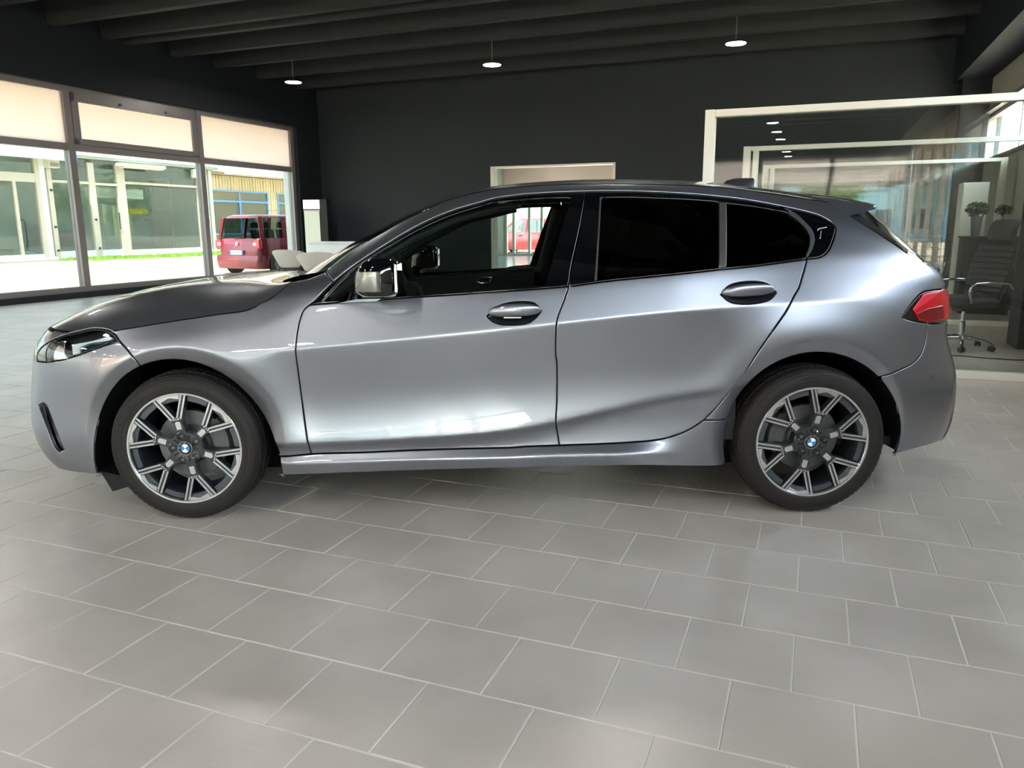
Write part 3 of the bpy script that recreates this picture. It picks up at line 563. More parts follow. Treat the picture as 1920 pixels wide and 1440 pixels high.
def W0(x,z):
    x=np.asarray(x,float);z=np.asarray(z,float)
    zc=crv(x,ZC);zl=crv(x,ZL);zk=crv(x,ZK);zd=crv(x,ZD);zs=crv(x,ZS);zq=crv(x,ZQ)
    fe=.0035+.03*sstep(-x,.85,1.15)+.03*sstep(x,1.45,1.75)
    sr=sstep(x,.70,1.25)
    w=.901-.006*x*x-.026*sr+(.13-.36*sr)*(z-zc)-(.41-.19*sr)*sp(z-zc,fe)
    w=w-.22*sp(z-zk,.014)-.12*sp(z-1.18,.05)
    w=w-.5*sp(z-zd+.008,.010)-1.1*sp(z-zd-.03,.012)
    zm=zl+.30*(zc-zl)
    w=w+.31*(1-sr)*sp(zm-z,.05)-.30*sr*sp(.80-z,.04)
    mid=sstep(x,-1.25,-.95)*(1-.0*x)
    rear=1-sstep(x,.75,1.15)
    tk=.93*mid*(1-sstep(x,.8,1.15))*sp(zl-z,.005);w=w-.036*(1-np.exp(-tk/.036))
    k=sstep(x,-1.15,-.97)*(1-sstep(x,.50,.80))
    w=w+.62*k*sp(zs-z,.003)-1.0*k*sp(zq-z,.005)
    nb=1-sstep(x,-1.25,-.95)+sstep(x,.95,1.25)
    w=w-.14*nb*sp(.40-z,.04)
    return w
def W(x,z):
    w=W0(x,z)
    for cx,cz,rb in ((-WHX,ZAF,.432),(WHX,ZAR,.424)):
        r=np.hypot(x-cx,z-cz)
        w=w+.010*np.exp(-((r-.43)/.10)**2)*sstep(z,.2,.4)
        w=w-.40*sp(rb-r,.004)*sstep(r,.28,.34)
    return w*ends(x,z)
CUR = {
'hood_side': [[-1.8245,0.806],[-1.7751,0.8136],[-1.7161,0.8246],[-1.6641,0.8256],[-1.622,0.8192],[-1.6002,0.8175],[-1.5798,0.822],[-1.4846,0.8371],[-1.3725,0.8546],[-1.262,0.8701],[-1.1517,0.8856],[-1.074,0.8944],[-1.0299,0.9049],[-0.9868,0.9286],[-0.9648,0.9365],[-0.9285,0.9626],[-0.8998,0.9883],[-0.869,1.0113]],
'fender_top': [[-0.869,1.0113],[-0.8201,1.0195],[-0.7764,1.0326],[-0.7347,1.0508]],
'a_joint': [[-0.7347,1.0508],[-0.6865,1.0126]],
'door_front': [[-0.7844,0.9199],[-0.8033,0.9019],[-0.8165,0.8711],[-0.827,0.8286],[-0.8337,0.7807],[-0.8367,0.7379],[-0.8374,0.7294],[-0.8365,0.6924],[-0.8341,0.6293],[-0.8302,0.5425],[-0.8247,0.4559],[-0.8144,0.3537],[-0.8052,0.2872]],
'sill_top': [[-0.9436,0.2749],[-0.8052,0.2872],[-0.5865,0.2923],[-0.3591,0.2999],[-0.1316,0.3045],[0.0507,0.307],[0.102,0.3106],[0.2529,0.3157],[0.4147,0.3213],[0.5565,0.3286],[0.6416,0.335],[0.7096,0.346],[0.7721,0.3652],[0.8231,0.3903],[0.8681,0.4212]],
'rear_door_back': [[0.8681,0.4212],[0.9229,0.4785],[0.9729,0.5497],[1.0332,0.6363],[0.9686,0.5404],[1.028,0.6307],[1.0824,0.7268],[1.1289,0.7985],[1.1901,0.8846],[1.2209,0.9378],[1.2471,0.9747],[1.2655,1.0174],[1.2809,1.0549],[1.295,1.0915]],
'b_line': [[0.3756,1.3706],[0.3513,1.2574],[0.3242,1.1538],[0.3016,1.0681],[0.2914,1.0098],[0.288,0.9887],[0.2736,0.9462],[0.2537,0.8984],[0.2395,0.8613],[0.235,0.8234],[0.2357,0.6987],[0.2387,0.6872],[0.2418,0.515],[0.2375,0.4121],[0.2472,0.3559],[0.2529,0.3157]],
'qs_joint': [[0.8681,0.4212],[0.9881,0.4125]],
'bumper_joint': [[-1.5725,0.7791],[-1.5314,0.7402],[-1.5022,0.6983],[-1.4939,0.6709]],
'head_bottom': [[-1.5725,0.7791],[-1.6221,0.7625],[-1.6765,0.7452],[-1.766,0.7151],[-1.8498,0.6915],[-1.9385,0.6748]],
'head_top': [[-1.5725,0.7791],[-1.5941,0.8011],[-1.6193,0.8146],[-1.6634,0.8225],[-1.7154,0.8221],[-1.7738,0.8101],[-1.8426,0.7937],[-1.9003,0.7732],[-1.9309,0.7454],[-1.9458,0.7115],[-1.9385,0.6748]],
'head_frame': [[-1.9385,0.6748],[-1.9458,0.7115],[-1.9309,0.7454],[-1.9083,0.771],[-1.9492,0.7542],[-1.9952,0.7276],[-2.0209,0.7021],[-2.0286,0.6669]],
'slot': [[-2.0289,0.4745],[-1.9894,0.4924],[-1.9685,0.4834],[-1.9385,0.4102],[-1.8962,0.295],[-1.9309,0.2782],[-1.9518,0.2938],[-1.9847,0.3804]],
'sensor': [[-1.6974,0.5314]],
'sensor_r': [[1.8821,0.5791]],
'bump_bottom': [[-2.4524,-0.033],[-1.9259,0.1853],[-1.8186,0.1937],[-1.7325,0.1939]],
'belt': [[-0.7844,0.9199],[-0.7649,0.9226],[-0.693,0.9272],[-0.6157,0.9338],[-0.4781,0.9422],[-0.3406,0.9501],[-0.1428,0.9614],[-0.0329,0.9683],[0.1318,0.9782],[0.2853,0.9897],[0.461,1.0112],[0.6257,1.0263],[0.7917,1.0411],[0.894,1.0506],[1.0681,1.0644],[1.1846,1.0772],[1.295,1.0915]],
'dlo_top': [[-0.7844,0.9199],[-0.7653,0.9321],[-0.6865,1.0126],[-0.5951,1.0828],[-0.5135,1.1364],[-0.4038,1.2041],[-0.2925,1.2626],[-0.1795,1.3062],[-0.0655,1.3382],[-0.0312,1.3489],[0.0836,1.3651],[0.1982,1.3733],[0.3695,1.3782],[0.5404,1.3786],[0.6821,1.3731],[0.8267,1.3647],[0.9351,1.3559],[1.0574,1.3435],[1.1766,1.3244],[1.2671,1.3055],[1.3447,1.2867],[1.399,1.2687],[1.4331,1.2458]],
'dlo_rear': [[1.4331,1.2458],[1.4479,1.2299],[1.447,1.212],[1.4339,1.1843],[1.4142,1.1515],[1.3937,1.1244],[1.3732,1.1072],[1.3516,1.0976],[1.295,1.0915]],
'glass_f': [[-0.7265,0.9373],[-0.6635,1.0112],[-0.6102,1.0589],[-0.5124,1.1213],[-0.4026,1.1849],[-0.2915,1.242],[-0.179,1.2875],[-0.0654,1.3205],[-0.0312,1.331],[0.083,1.3421],[0.197,1.3491],[0.3107,1.3511],[0.2597,1.2085],[0.2167,1.0844],[0.1897,0.9996],[0.0771,0.9905],[0.022,0.9765],[-0.1428,0.9667],[-0.3408,0.9596],[-0.4783,0.9523],[-0.616,0.9439]],
'glass_r': [[0.4422,1.3501],[0.5374,1.3512],[0.6784,1.3462],[0.8221,1.3395],[0.9494,1.3306],[0.9119,1.0589],[0.7923,1.0507],[0.6261,1.0348],[0.4613,1.0186],[0.4064,1.0136],[0.4229,1.1858]],
'divider': [[0.9506,1.3306],[0.9834,1.3272],[0.9455,1.0627],[0.9131,1.0599]],
'glass_q': [[0.9853,1.3243],[1.1108,1.31],[1.1979,1.2948],[1.2564,1.2819],[1.2897,1.2522],[1.3166,1.2184],[1.3264,1.185],[1.3165,1.1467],[1.2934,1.1061],[1.1863,1.089],[1.0695,1.0762],[0.947,1.0659]],
'trim_q': [[1.2593,1.2922],[1.2832,1.2835],[1.3195,1.2436],[1.3429,1.2071],[1.3441,1.1739],[1.3273,1.1357],[1.2977,1.098],[1.2934,1.1061],[1.3165,1.1467],[1.3264,1.185],[1.3166,1.2184],[1.2897,1.2522],[1.2564,1.2819]],
'strip_b': [[0.4345,1.3542],[0.4412,1.353],[0.4206,1.1749],[0.4036,1.0136],[0.3943,1.0126],[0.414,1.175]],
'gline': [[-0.7347,1.0508],[-0.6962,1.0861],[-0.6406,1.128],[-0.5265,1.1957],[-0.4132,1.2598],[-0.2984,1.3131],[-0.2297,1.3438],[-0.125,1.3743],[-0.0666,1.3854],[-0.0316,1.3934],[0.085,1.4022],[0.2299,1.41],[0.374,1.4122],[0.5467,1.4114],[0.7198,1.4075],[0.9025,1.402],[0.9522,1.3982],[1.0804,1.3893],[1.2065,1.3733],[1.3287,1.3548],[1.4988,1.3342]],
'spoiler_joint': [[1.4988,1.3342],[1.5242,1.3015],[1.5524,1.2698]],
'rear_edge': [[1.5524,1.2698],[1.5882,1.2377],[1.6359,1.2021],[1.7098,1.1492],[1.7907,1.0964],[1.8589,1.0706]],
'tail': [[1.6944,0.8484],[1.711,0.8697],[1.7536,0.9119],[1.8082,0.9469],[1.8841,0.9535],[1.9493,0.9528]],
'tail_bot': [[1.6944,0.8484],[1.7244,0.8372],[1.7589,0.8289],[1.8337,0.816],[1.9258,0.8068]],
'rb_joint': [[1.8296,0.818],[1.8312,0.7733],[1.8243,0.7224],[1.801,0.6786],[1.7598,0.6475],[1.7062,0.6283],[1.6225,0.5977]],
'rb_bottom': [[1.7469,0.2348],[1.7997,0.2431],[1.8634,0.2518],[1.9265,0.2566],[2.0015,0.2596]],
'rb_crease': [[1.9266,0.4425],[1.9603,0.3937],[2.0045,0.3468],[2.0382,0.2985]],
'sill_bottom': [[-0.942,0.1928],[-0.4752,0.2082],[0.05,0.2202],[0.414,0.2286],[0.6403,0.2315],[0.9673,0.2148]],
'emb': [[1.3638,1.2097],[1.3676,1.2181],[1.4098,1.2245],[1.4087,1.2206],[1.3726,1.2147],[1.3695,1.2092]],
'emb2': [[1.3777,1.2069],[1.3824,1.2068],[1.3708,1.1748],[1.3656,1.1749]],
'handle_f': [[-0.0501,0.8706],[-0.0225,0.9024],[0.0215,0.9208],[0.0654,0.9286],[0.1147,0.9299],[0.1474,0.9229],[0.1744,0.8935],[0.1522,0.867],[0.1192,0.8459],[0.048,0.8383],[-0.0066,0.8439],[-0.0338,0.8573]],
'handle_r': [[0.916,0.9521],[0.947,0.9837],[0.9936,0.999],[1.0511,1.0025],[1.1022,0.9975],[1.135,0.9811],[1.1498,0.957],[1.1251,0.9334],[1.0732,0.9181],[0.9997,0.9149],[0.9496,0.9251]],
'mirror': [[-0.6068,0.9925],[-0.6015,1.0562],[-0.5726,1.0882],[-0.5286,1.1095],[-0.4895,1.1121],[-0.4608,1.0931],[-0.4482,1.0501],[-0.4355,0.997],[-0.4289,0.9573],[-0.5332,0.9446],[-0.5833,0.9607]],
'archf': [0.4269,-0.015,-0.0846,-0.034,-0.0073],
'archr': [0.3979,0.0267,-0.0373,-0.0081,-0.0134],
'hl_chrome': [[-1.9362,0.6802],[-1.9421,0.7119],[-1.9258,0.7501],[-1.8826,0.7766],[-1.8548,0.7749],[-1.8581,0.7348],[-1.8366,0.6968]],
'hl_bar': [[-1.8174,0.7612],[-1.7185,0.7794],[-1.6337,0.8003],[-1.6193,0.7954],[-1.6311,0.7858],[-1.7298,0.7685],[-1.7729,0.751],[-1.7714,0.7241],[-1.8081,0.7148]],
'hl_dark': [[-1.7628,0.7261],[-1.7605,0.7478],[-1.7164,0.7653],[-1.6546,0.7775],[-1.6069,0.7874],[-1.6771,0.7542]],
'tl_red': [[1.7517,0.8763],[1.8072,0.9398],[1.8736,0.9475],[1.9339,0.9462],[1.9281,0.8222],[1.8494,0.8206],[1.7799,0.8334]],
'tl_hi': [[1.7449,0.8794],[1.8102,0.9342],[1.8725,0.942],[1.9214,0.9427],[1.834,0.9055],[1.7586,0.8744]],
}
A0 = 1.0
def u_of(x, z):
    x = np.asarray(x, float); z = np.asarray(z, float)
    af = XCF - crv(z, XF); ar = crv(z, XR) - XCR
    uf = XCF - A0 * np.arcsin(np.clip((XCF - x) / af, 0, 1)); ur = XCR + A0 * np.arcsin(np.clip((x - XCR) / ar, 0, 1))
    return np.where(x < XCF, uf, np.where(x > XCR, ur, x))
def x_of(u, z):
    af = XCF - crv(z, XF); ar = crv(z, XR) - XCR
    return np.where(u < XCF, XCF - af * np.sin(np.clip((XCF - u) / A0, 0, PI / 2)), np.where(u > XCR, XCR + ar * np.sin(np.clip((u - XCR) / A0, 0, PI / 2)), u))
def surf(u, z):
    x = x_of(u, z); return np.stack([x, -W(x, z), z], -1)
def surf_n(u, z, h=2e-4):
    a = surf(u + h, z) - surf(u - h, z); b = surf(u, z + h) - surf(u, z - h)
    n = np.cross(a, b); l = np.linalg.norm(n, axis=-1, keepdims=True); n = n / np.maximum(l, 1e-9)
    return n            # outward (towards -y)
UF_END, UR_END = XCF - A0 * PI / 2, XCR + A0 * PI / 2
def catmull(P, step):
    P = np.asarray(P, float)
    if len(P) == 2:
        n = max(1, int(np.linalg.norm(P[1] - P[0]) / step)); t = np.linspace(0, 1, n + 1)[:, None]; return P[0] * (1 - t) + P[1] * t
    out = []
    Q = np.vstack([2 * P[0] - P[1], P, 2 * P[-1] - P[-2]])
    for i in range(1, len(Q) - 2):
        p0, p1, p2, p3 = Q[i - 1], Q[i], Q[i + 1], Q[i + 2]
        d = [max(np.linalg.norm(b - a), 1e-6) ** .5 for a, b in ((p0, p1), (p1, p2), (p2, p3))]
        t0, t1 = 0, d[0]; t2 = t1 + d[1]; t3 = t2 + d[2]
        n = max(1, int(np.linalg.norm(p2 - p1) / step)); t = np.linspace(t1, t2, n + 1)[:-1, None]
        A1 = (t1 - t) / (t1 - t0) * p0 + (t - t0) / (t1 - t0) * p1; A2 = (t2 - t) / (t2 - t1) * p1 + (t - t1) / (t2 - t1) * p2; A3 = (t3 - t) / (t3 - t2) * p2 + (t - t2) / (t3 - t2) * p3
        B1 = (t2 - t) / (t2 - t0) * A1 + (t - t0) / (t2 - t0) * A2; B2 = (t3 - t) / (t3 - t1) * A2 + (t - t1) / (t3 - t1) * A3
        out.append((t2 - t) / (t2 - t1) * B1 + (t - t1) / (t2 - t1) * B2)
    return np.vstack(out + [P[-1:]])
def cr(name, rev=False, step=.014):
    p = catmull(CUR[name], step); return p[::-1] if rev else p
def loop(name, step=.012, corner=38):
    """closed traced outline, smooth between its corners"""
    P = [np.array(p, float) for p in CUR[name]]; n = len(P); cs = []
    for i in range(n):
        a, b = P[i] - P[i - 1], P[(i + 1) % n] - P[i]
        c = a @ b / max(np.linalg.norm(a) * np.linalg.norm(b), 1e-9)
        if math.degrees(math.acos(max(-1, min(1, c)))) > corner: cs.append(i)
    if not cs: cs = [0]
    out = []
    for k, i in enumerate(cs):
        j = cs[(k + 1) % len(cs)]; j = j if j > i else j + n
        out.append(catmull([P[q % n] for q in range(i, j + 1)], step)[:-1])
    return np.vstack(out)
def arch(which, a0, a1, grow=0.0, n=60):
    cx, cz = (-WHX, ZAF) if which == 'archf' else (WHX, ZAR); s = CUR[which]; t = np.radians(np.linspace(a0, a1, n))
    r = s[0] + s[1] * np.cos(t) + s[2] * np.sin(t) + s[3] * np.cos(2 * t) + s[4] * np.sin(2 * t) + grow
    return np.stack([cx + r * np.cos(t), cz + r * np.sin(t)], 1)
def join(*ps):
    P = np.vstack([np.asarray(p, float) for p in ps]); keep = [0]
    for i in range(1, len(P)):
        if np.linalg.norm(P[i] - P[keep[-1]]) > .0022: keep.append(i)
    if np.linalg.norm(P[keep[-1]] - P[keep[0]]) < .0022: keep.pop()
    return P[keep]
def dens(P, step=.013):
    out = []
    for i in range(len(P)):
        a, b = P[i], P[(i + 1) % len(P)]; n = max(1, int(np.linalg.norm(b - a) / step)); t = np.linspace(0, 1, n + 1)[:-1, None]; out.append(a * (1 - t) + b * t)
    return np.vstack(out)
def area(P): x, y = P[:, 0], P[:, 1]; return .5 * np.sum(x * np.roll(y, -1) - np.roll(x, -1) * y)
def outn(P):
    """outward unit normals of a ccw loop"""
    t = np.roll(P, -1, 0) - P; t /= np.maximum(np.linalg.norm(t, axis=1, keepdims=True), 1e-9); n1 = np.stack([t[:, 1], -t[:, 0]], 1); n0 = np.roll(n1, 1, 0)
    m = n0 + n1; l = np.linalg.norm(m, axis=1, keepdims=True); m = m / np.maximum(l, 1e-6); c = np.maximum(np.sum(m * n1, 1, keepdims=True), .45)
    return m / c
def inside(P, q):
    r = np.zeros(len(q), bool); x, y = q[:, 0], q[:, 1]; a = P; b = np.roll(P, -1, 0)
    for (x0, y0), (x1, y1) in zip(a, b):
        if y0 == y1: continue
        c = ((y0 > y) != (y1 > y)) & (x < (x1 - x0) * (y - y0) / (y1 - y0) + x0); r ^= c
    return r
def feature_pts(lo, hi):
    xs = np.arange(lo[0], hi[0], .012); out = []
    for tab, r0, r1 in ((ZC, -1.3, 1.9), (ZL, -1.1, 1.2), (ZS, -1.1, 1.1), (ZQ, -1.1, 1.1), (ZK, -1.2, 2.0), (ZD, -.8, 1.9)):
        x = xs[(xs > r0) & (xs < r1)]
        for d in (-.012, -.0038, .0038, .012): out.append(np.stack([x, crv(x, tab) + d], 1))
    for cx, cz, rb in ((-WHX, ZAF, .432), (WHX, ZAR, .424)):
        t = np.linspace(-.3, PI + .3, 150)
        for d in (-.010, -.0035, .0035, .010): out.append(np.stack([cx + (rb + d) * np.cos(t), cz + (rb + d) * np.sin(t)], 1))
    P = np.vstack(out); return P
class Acc:
    def __init__(s): s.v = []; s.n = []; s.f = []
    def add(s, v, n, f, mirror=False):
        o = len(s.v); sg = np.array([1, -1, 1]) if mirror else np.array([1, 1, 1])
        s.v += [tuple(p) for p in v * sg]; s.n += [tuple(p) for p in n * sg]
        s.f += [tuple(i + o for i in (t[::-1] if mirror else t)) for t in f]
    def obj(s, name, material, parent, normals=True):
        me = bpy.data.meshes.new(name); me.from_pydata(s.v, [], s.f); me.materials.append(material)
        if normals:
            me.polygons.foreach_set('use_smooth', [True] * len(me.polygons)); me.normals_split_custom_set_from_vertices(s.n)
        o = bpy.data.objects.new(name, me); COL.objects.link(o); o.parent = parent; return o
def panel_geo(outer, holes=(), off=0.0, gap=.0022, bev=.0035, depth=.016, step=.022, feat=True):
    loops = []
    for k, L in enumerate([outer] + list(holes)):
        L = np.asarray(L, float); P = np.stack([u_of(L[:, 0], L[:, 1]), L[:, 1]], 1)
        if area(P) < 0: P = P[::-1]
        P = dens(P); N = outn(P); sg = 1 if k == 0 else -1
        ring_o = P - sg * N * gap; ring_i = P - sg * N * (gap + bev)
        loops.append((ring_i, ring_o, sg * N))
    R0 = loops[0][0]; lo, hi = R0.min(0), R0.max(0)
    g = []
    zz = np.arange(lo[1], hi[1], step * .87)
    for i, z in enumerate(zz):
        u = np.arange(lo[0] + (step / 2 if i % 2 else 0), hi[0], step); g.append(np.stack([u, np.full_like(u, z)], 1))
    G = np.vstack(g)
    if feat:
        Fp = feature_pts((-1.3, 0), (2.0, 0)); Fp = np.stack([u_of(Fp[:, 0], Fp[:, 1]), Fp[:, 1]], 1); G = np.vstack([G, Fp])
    m = inside(R0, G)
    for ri, ro, N in loops[1:]: m &= ~inside(ri, G)
    G = G[m]
    from mathutils.kdtree import KDTree
    B = np.vstack([l[0] for l in loops]); kd = KDTree(len(B))
    for i, p in enumerate(B): kd.insert((p[0], p[1], 0), i)
    kd.balance(); G = np.array([p for p in G if kd.find((p[0], p[1], 0))[2] > min(.006, step * .4)]).reshape(-1, 2)
    pts = np.vstack([B, G]); ed = []; o = 0
    for l in loops:
        n = len(l[0]); ed += [(o + i, o + (i + 1) % n) for i in range(n)]; o += n
    r = delaunay_2d_cdt([Vector(p) for p in pts], ed, [], 0, 1e-7)
    V2 = np.array([tuple(p) for p in r[0]]); T = np.array([tuple(f) for f in r[2]])
    c = V2[T].mean(1); m = inside(R0, c)
    for ri, ro, N in loops[1:]: m &= ~inside(ri, c)
    T = T[m]; a = V2[T]; ar = (a[:, 1, 0] - a[:, 0, 0]) * (a[:, 2, 1] - a[:, 0, 1]) - (a[:, 2, 0] - a[:, 0, 0]) * (a[:, 1, 1] - a[:, 0, 1])
    T[ar < 0] = T[ar < 0][:, ::-1]
    S = surf(V2[:, 0], V2[:, 1]); N3 = surf_n(V2[:, 0], V2[:, 1]); S = S + N3 * off
    v = [S]; n = [N3]; f = [tuple(int(i) for i in t) for t in T]; base = len(S)
    # rolled edge and return flange
    for ri, ro, N in loops:
        k = len(ri); Si = surf(ri[:, 0], ri[:, 1]); Ni = surf_n(ri[:, 0], ri[:, 1]); So = surf(ro[:, 0], ro[:, 1]); No = surf_n(ro[:, 0], ro[:, 1])
        O3 = So - Si; O3 = O3 - Ni * np.sum(O3 * Ni, 1, keepdims=True); O3 /= np.maximum(np.linalg.norm(O3, axis=1, keepdims=True), 1e-9)
        a_ = Si + Ni * off; b_ = So + No * (off - .0016); c_ = So + No * (off - depth)
        nb = No * .6 + O3 * .8; nb /= np.linalg.norm(nb, axis=1, keepdims=True)
        v += [a_, b_, b_, c_]; n += [Ni, nb, O3, O3]
        flip = area(ri) < 0
        outer_ring = (N[0] @ (ro[0] - ri[0])) > 0
        for i in range(k):
            j = (i + 1) % k
            q1 = (base + i, base + k + i, base + k + j, base + j); q2 = (base + 2 * k + i, base + 3 * k + i, base + 3 * k + j, base + 2 * k + j)
            if N is not loops[0][2]: q1, q2 = q1[::-1], q2[::-1]
            f += [q1, q2]
        base += 4 * k
    return np.vstack(v), np.vstack(n), f
GEO = {}
def panel(name, material, parents, outer, holes=(), label=None, both_in_one=False, **kw):
    v, n, f = panel_geo(outer, holes, **kw)
    if both_in_one:
        A = Acc(); A.add(v, n, f); A.add(v, n, f, True); return [A.obj(name, material, parents if not isinstance(parents, (list, tuple)) else parents[0])]
    out = []
    for k, p in enumerate(parents if isinstance(parents, (list, tuple)) else [parents, parents]):
        A = Acc(); A.add(v, n, f, k == 1); o = A.obj(name, material, p); out.append(o)
    return out
# ---------------------------------------------------------------- materials of the car
def paint():
    m = bpy.data.materials.new('grey_metallic_paint'); m.use_nodes = True; n = m.node_tree; b = n.nodes['Principled BSDF']
    b.inputs['Base Color'].default_value = srgb('888b95'); b.inputs['Metallic'].default_value = .86; b.inputs['Roughness'].default_value = .34
    b.inputs['Coat Weight'].default_value = 1.0; b.inputs['Coat Roughness'].default_value = .015; b.inputs['Coat IOR'].default_value = 1.55
    no = n.nodes.new('ShaderNodeTexNoise'); no.inputs['Scale'].default_value = 2500; tc = n.nodes.new('ShaderNodeTexCoord'); n.links.new(tc.outputs['Object'], no.inputs['Vector'])
    mr = n.nodes.new('ShaderNodeMapRange'); mr.inputs[3].default_value = .29; mr.inputs[4].default_value = .37; n.links.new(no.outputs[0], mr.inputs[0]); n.links.new(mr.outputs[0], b.inputs['Roughness'])
    return m
m_paint = paint(); m_gloss = mat('piano_black', '06070a', .04, coat=1.0, coat_rough=.01); m_rub = mat('rubber_black', '0c0d0f', .6, spec=.3); m_plast = mat('dark_plastic', '14161a', .55, spec=.3)
m_wel = mat('wheel_well', '0b0c0e', .85, spec=.2); m_fglass = glass('front_glass', 'c6d0cb', 1.0, dim=.9); m_rglass = glass('privacy_glass', '2a3236', 1.15, dim=.5); m_wglass = glass('windscreen_glass', '9db5ae', 1.3, dim=.8)
m_trimg = mat('brushed_trim', '5f5a58', .35, .7); m_int = mat('cabin_black', '17191c', .7); m_seat = mat('seat_leather', '1d1f23', .55, bump=.04, bscale=250); m_silver = mat('diamond_cut_silver', 'd9dadd', .22, .85); m_rimd = mat('rim_anthracite', '3a3f46', .35, .5, coat=.4); m_disc = mat('brake_steel', '6c6e70', .45, .8); m_cal = mat('caliper_grey', '5a5b5d', .5, .4)
m_lens = glass('lamp_lens', 'eaf0f2', 1.2); m_red = mat('lamp_red', 'b8061a', .22, coat=.35); m_redd = mat('lamp_dark_red', '6e0812', .22, coat=.35); m_redh = mat('lamp_light_red', 'd22a40', .22, coat=.35)
CAR = thing('hatchback_car', 'metallic grey five door hatchback parked across the showroom floor', 'car', (0, 0, 0), room=False)
# ---------------------------------------------------------------- body panels
hood_front = np.array([[-1.8186, .8074], [-1.93, .805], [-2.0, .80]])
z_nose = .80
nose = [(float(x_of(np.float64(uu), np.float64(z_nose))), z_nose) for uu in np.linspace(float(u_of(-1.93, z_nose)), UF_END, 26)]
bump_bot = join([(-1.7328, .1937), (-1.8201, .1928), (-1.929, .186), (-2.0, .176)], [(float(x_of(np.float64(uu), np.float64(.172))), .172) for uu in np.linspace(float(u_of(-2.02, .172)), UF_END, 22)])
aF = lambda a, b, g=0, n=60: arch('archf', a, b, g, n)
aR = lambda a, b, g=0, n=60: arch('archr', a, b, g, n)
def near(P, p): return int(np.argmin(np.linalg.norm(np.asarray(P) - np.asarray(p), axis=1)))
arcF = aF(-18.4, 198, 0, 120); arcR = aR(-16, 203, 0, 120)          # angles ccw from +x
kbj = near(arcF, CUR['bumper_joint'][-1]); ksill = near(arcF, CUR['sill_top'][0]); kbb = near(arcF, (-1.7328, .1937))
krj = near(arcR, CUR['rb_joint'][-1]); kqs = near(arcR, CUR['qs_joint'][-1]); krb = near(arcR, (1.7556, .2299))
head_loop = join(cr('head_bottom'), cr('head_top', True))
# front bumper
bump = join(cr('bumper_joint', True), cr('head_top')[:near(cr('head_top'), (-1.8366, .7951))], [(-1.83, .8035)], hood_front[1:2], nose, [(float(x_of(np.float64(UF_END), np.float64(z))), z) for z in np.linspace(.79, .18, 40)], bump_bot[::-1], arcF[kbb:kbj:-1] if kbb > kbj else arcF[kbb:kbj])
hl_hole = join(cr('head_bottom'), [(-2.02, .668), (-2.018, .703), (-1.99, .729), (-1.943, .757), (-1.905, .774)], cr('head_top', True)[near(cr('head_top', True), (-1.8943, .7747)):])
slot = loop('slot')
panel('front_bumper', m_paint, CAR, bump, [hl_hole, slot], both_in_one=True)
# front fender
hs_ = cr('hood_side'); kh = near(hs_, (-1.6175, .8204))
fend = join(hs_[kh:], cr('fender_top'), cr('a_joint'), cr('dlo_top', True)[near(cr('dlo_top', True), (-.6822, 1.014)):], cr('door_front'), cr('sill_top', True)[near(cr('sill_top', True), CUR['door_front'][-1]):], arcF[ksill:kbj + 1], cr('bumper_joint', True), cr('head_top')[1:near(cr('head_top'), (-1.6148, .8158))])
panel('front_fender', m_paint, [CAR, CAR], fend)
# sill
stp = cr('sill_top'); sill = join(stp, cr('qs_joint'), arcR[kqs:near(arcR, CUR['sill_bottom'][-1])], cr('sill_bottom', True), arcF[near(arcF, CUR['sill_bottom'][0]):ksill])
panel('side_skirt', m_paint, [CAR, CAR], sill)
# doors
bl = cr('b_line'); belt = cr('belt'); kb_belt = near(belt, (.2868, .9898)); kbl = near(bl, belt[kb_belt]); ks_b = near(stp, bl[-1]); ks_d = near(stp, CUR['door_front'][-1]); ks_e = near(stp, CUR['rear_door_back'][0])
hf, hr = loop('handle_f', corner=60), loop('handle_r', corner=60)
fdoor = panel('front_door', m_paint, [CAR, CAR], join(cr('door_front'), stp[ks_d:ks_b], bl[::-1][:len(bl) - kbl], belt[:kb_belt + 1][::-1]), [hf])
rdb = cr('rear_door_back')
rdoor = panel('rear_door', m_paint, [CAR, CAR], join(bl[kbl:], stp[ks_b:], rdb, belt[kb_belt:][::-1]), [hr])
# side panel: A pillar, roof rail, C pillar, quarter
tl_edge = [(1.99, .957), (1.992, .972), (1.975, 1.005), (1.93, 1.045), (1.86, 1.066)]
side = join(cr('dlo_top')[near(cr('dlo_top'), (-.6822, 1.014)):], cr('dlo_rear'), rdb[::-1], cr('qs_joint'), arcR[kqs:krj:-1], cr('rb_joint', True), cr('tail_bot', True)[near(cr('tail_bot', True), (1.84, .815)):], cr('tail'), tl_edge, cr('rear_edge', True), cr('spoiler_joint', True), cr('gline', True), cr('a_joint'))
panel('side_panel', m_paint, [CAR, CAR], side)
# rear bumper
def ucurve(u0, u1, z0, z1, n=24): return [(float(x_of(np.float64(a), np.float64(b))), b) for a, b in zip(np.linspace(u0, u1, n), np.linspace(z0, z1, n))]
tbx = CUR['tail_bot'][3]
rb_bot = join(CUR['rb_bottom'], ucurve(float(u_of(2.03, .25)), UR_END, .25, .26))
rvent = np.array([(2.030, .27), (2.095, .27), (2.135, .495), (2.088, .50)])
rbump = join(cr('rb_joint', True), [(1.8365, .813), (1.93, .805)], ucurve(float(u_of(1.95, .803)), UR_END, .803, .80), [(float(x_of(np.float64(UR_END), np.float64(z))), z) for z in np.linspace(.79, .27, 30)], rb_bot[::-1], arcR[krb:krj:-1] if krb > krj else arcR[krb:krj])
panel('rear_bumper', m_paint, CAR, rbump, [rvent], both_in_one=True)
panel('bumper_vent', m_plast, [CAR, CAR], rvent, off=-.004, gap=0, feat=False)
panel('bumper_slot', m_gloss, [CAR, CAR], slot, off=-.022, gap=-.004, feat=False, depth=.004)
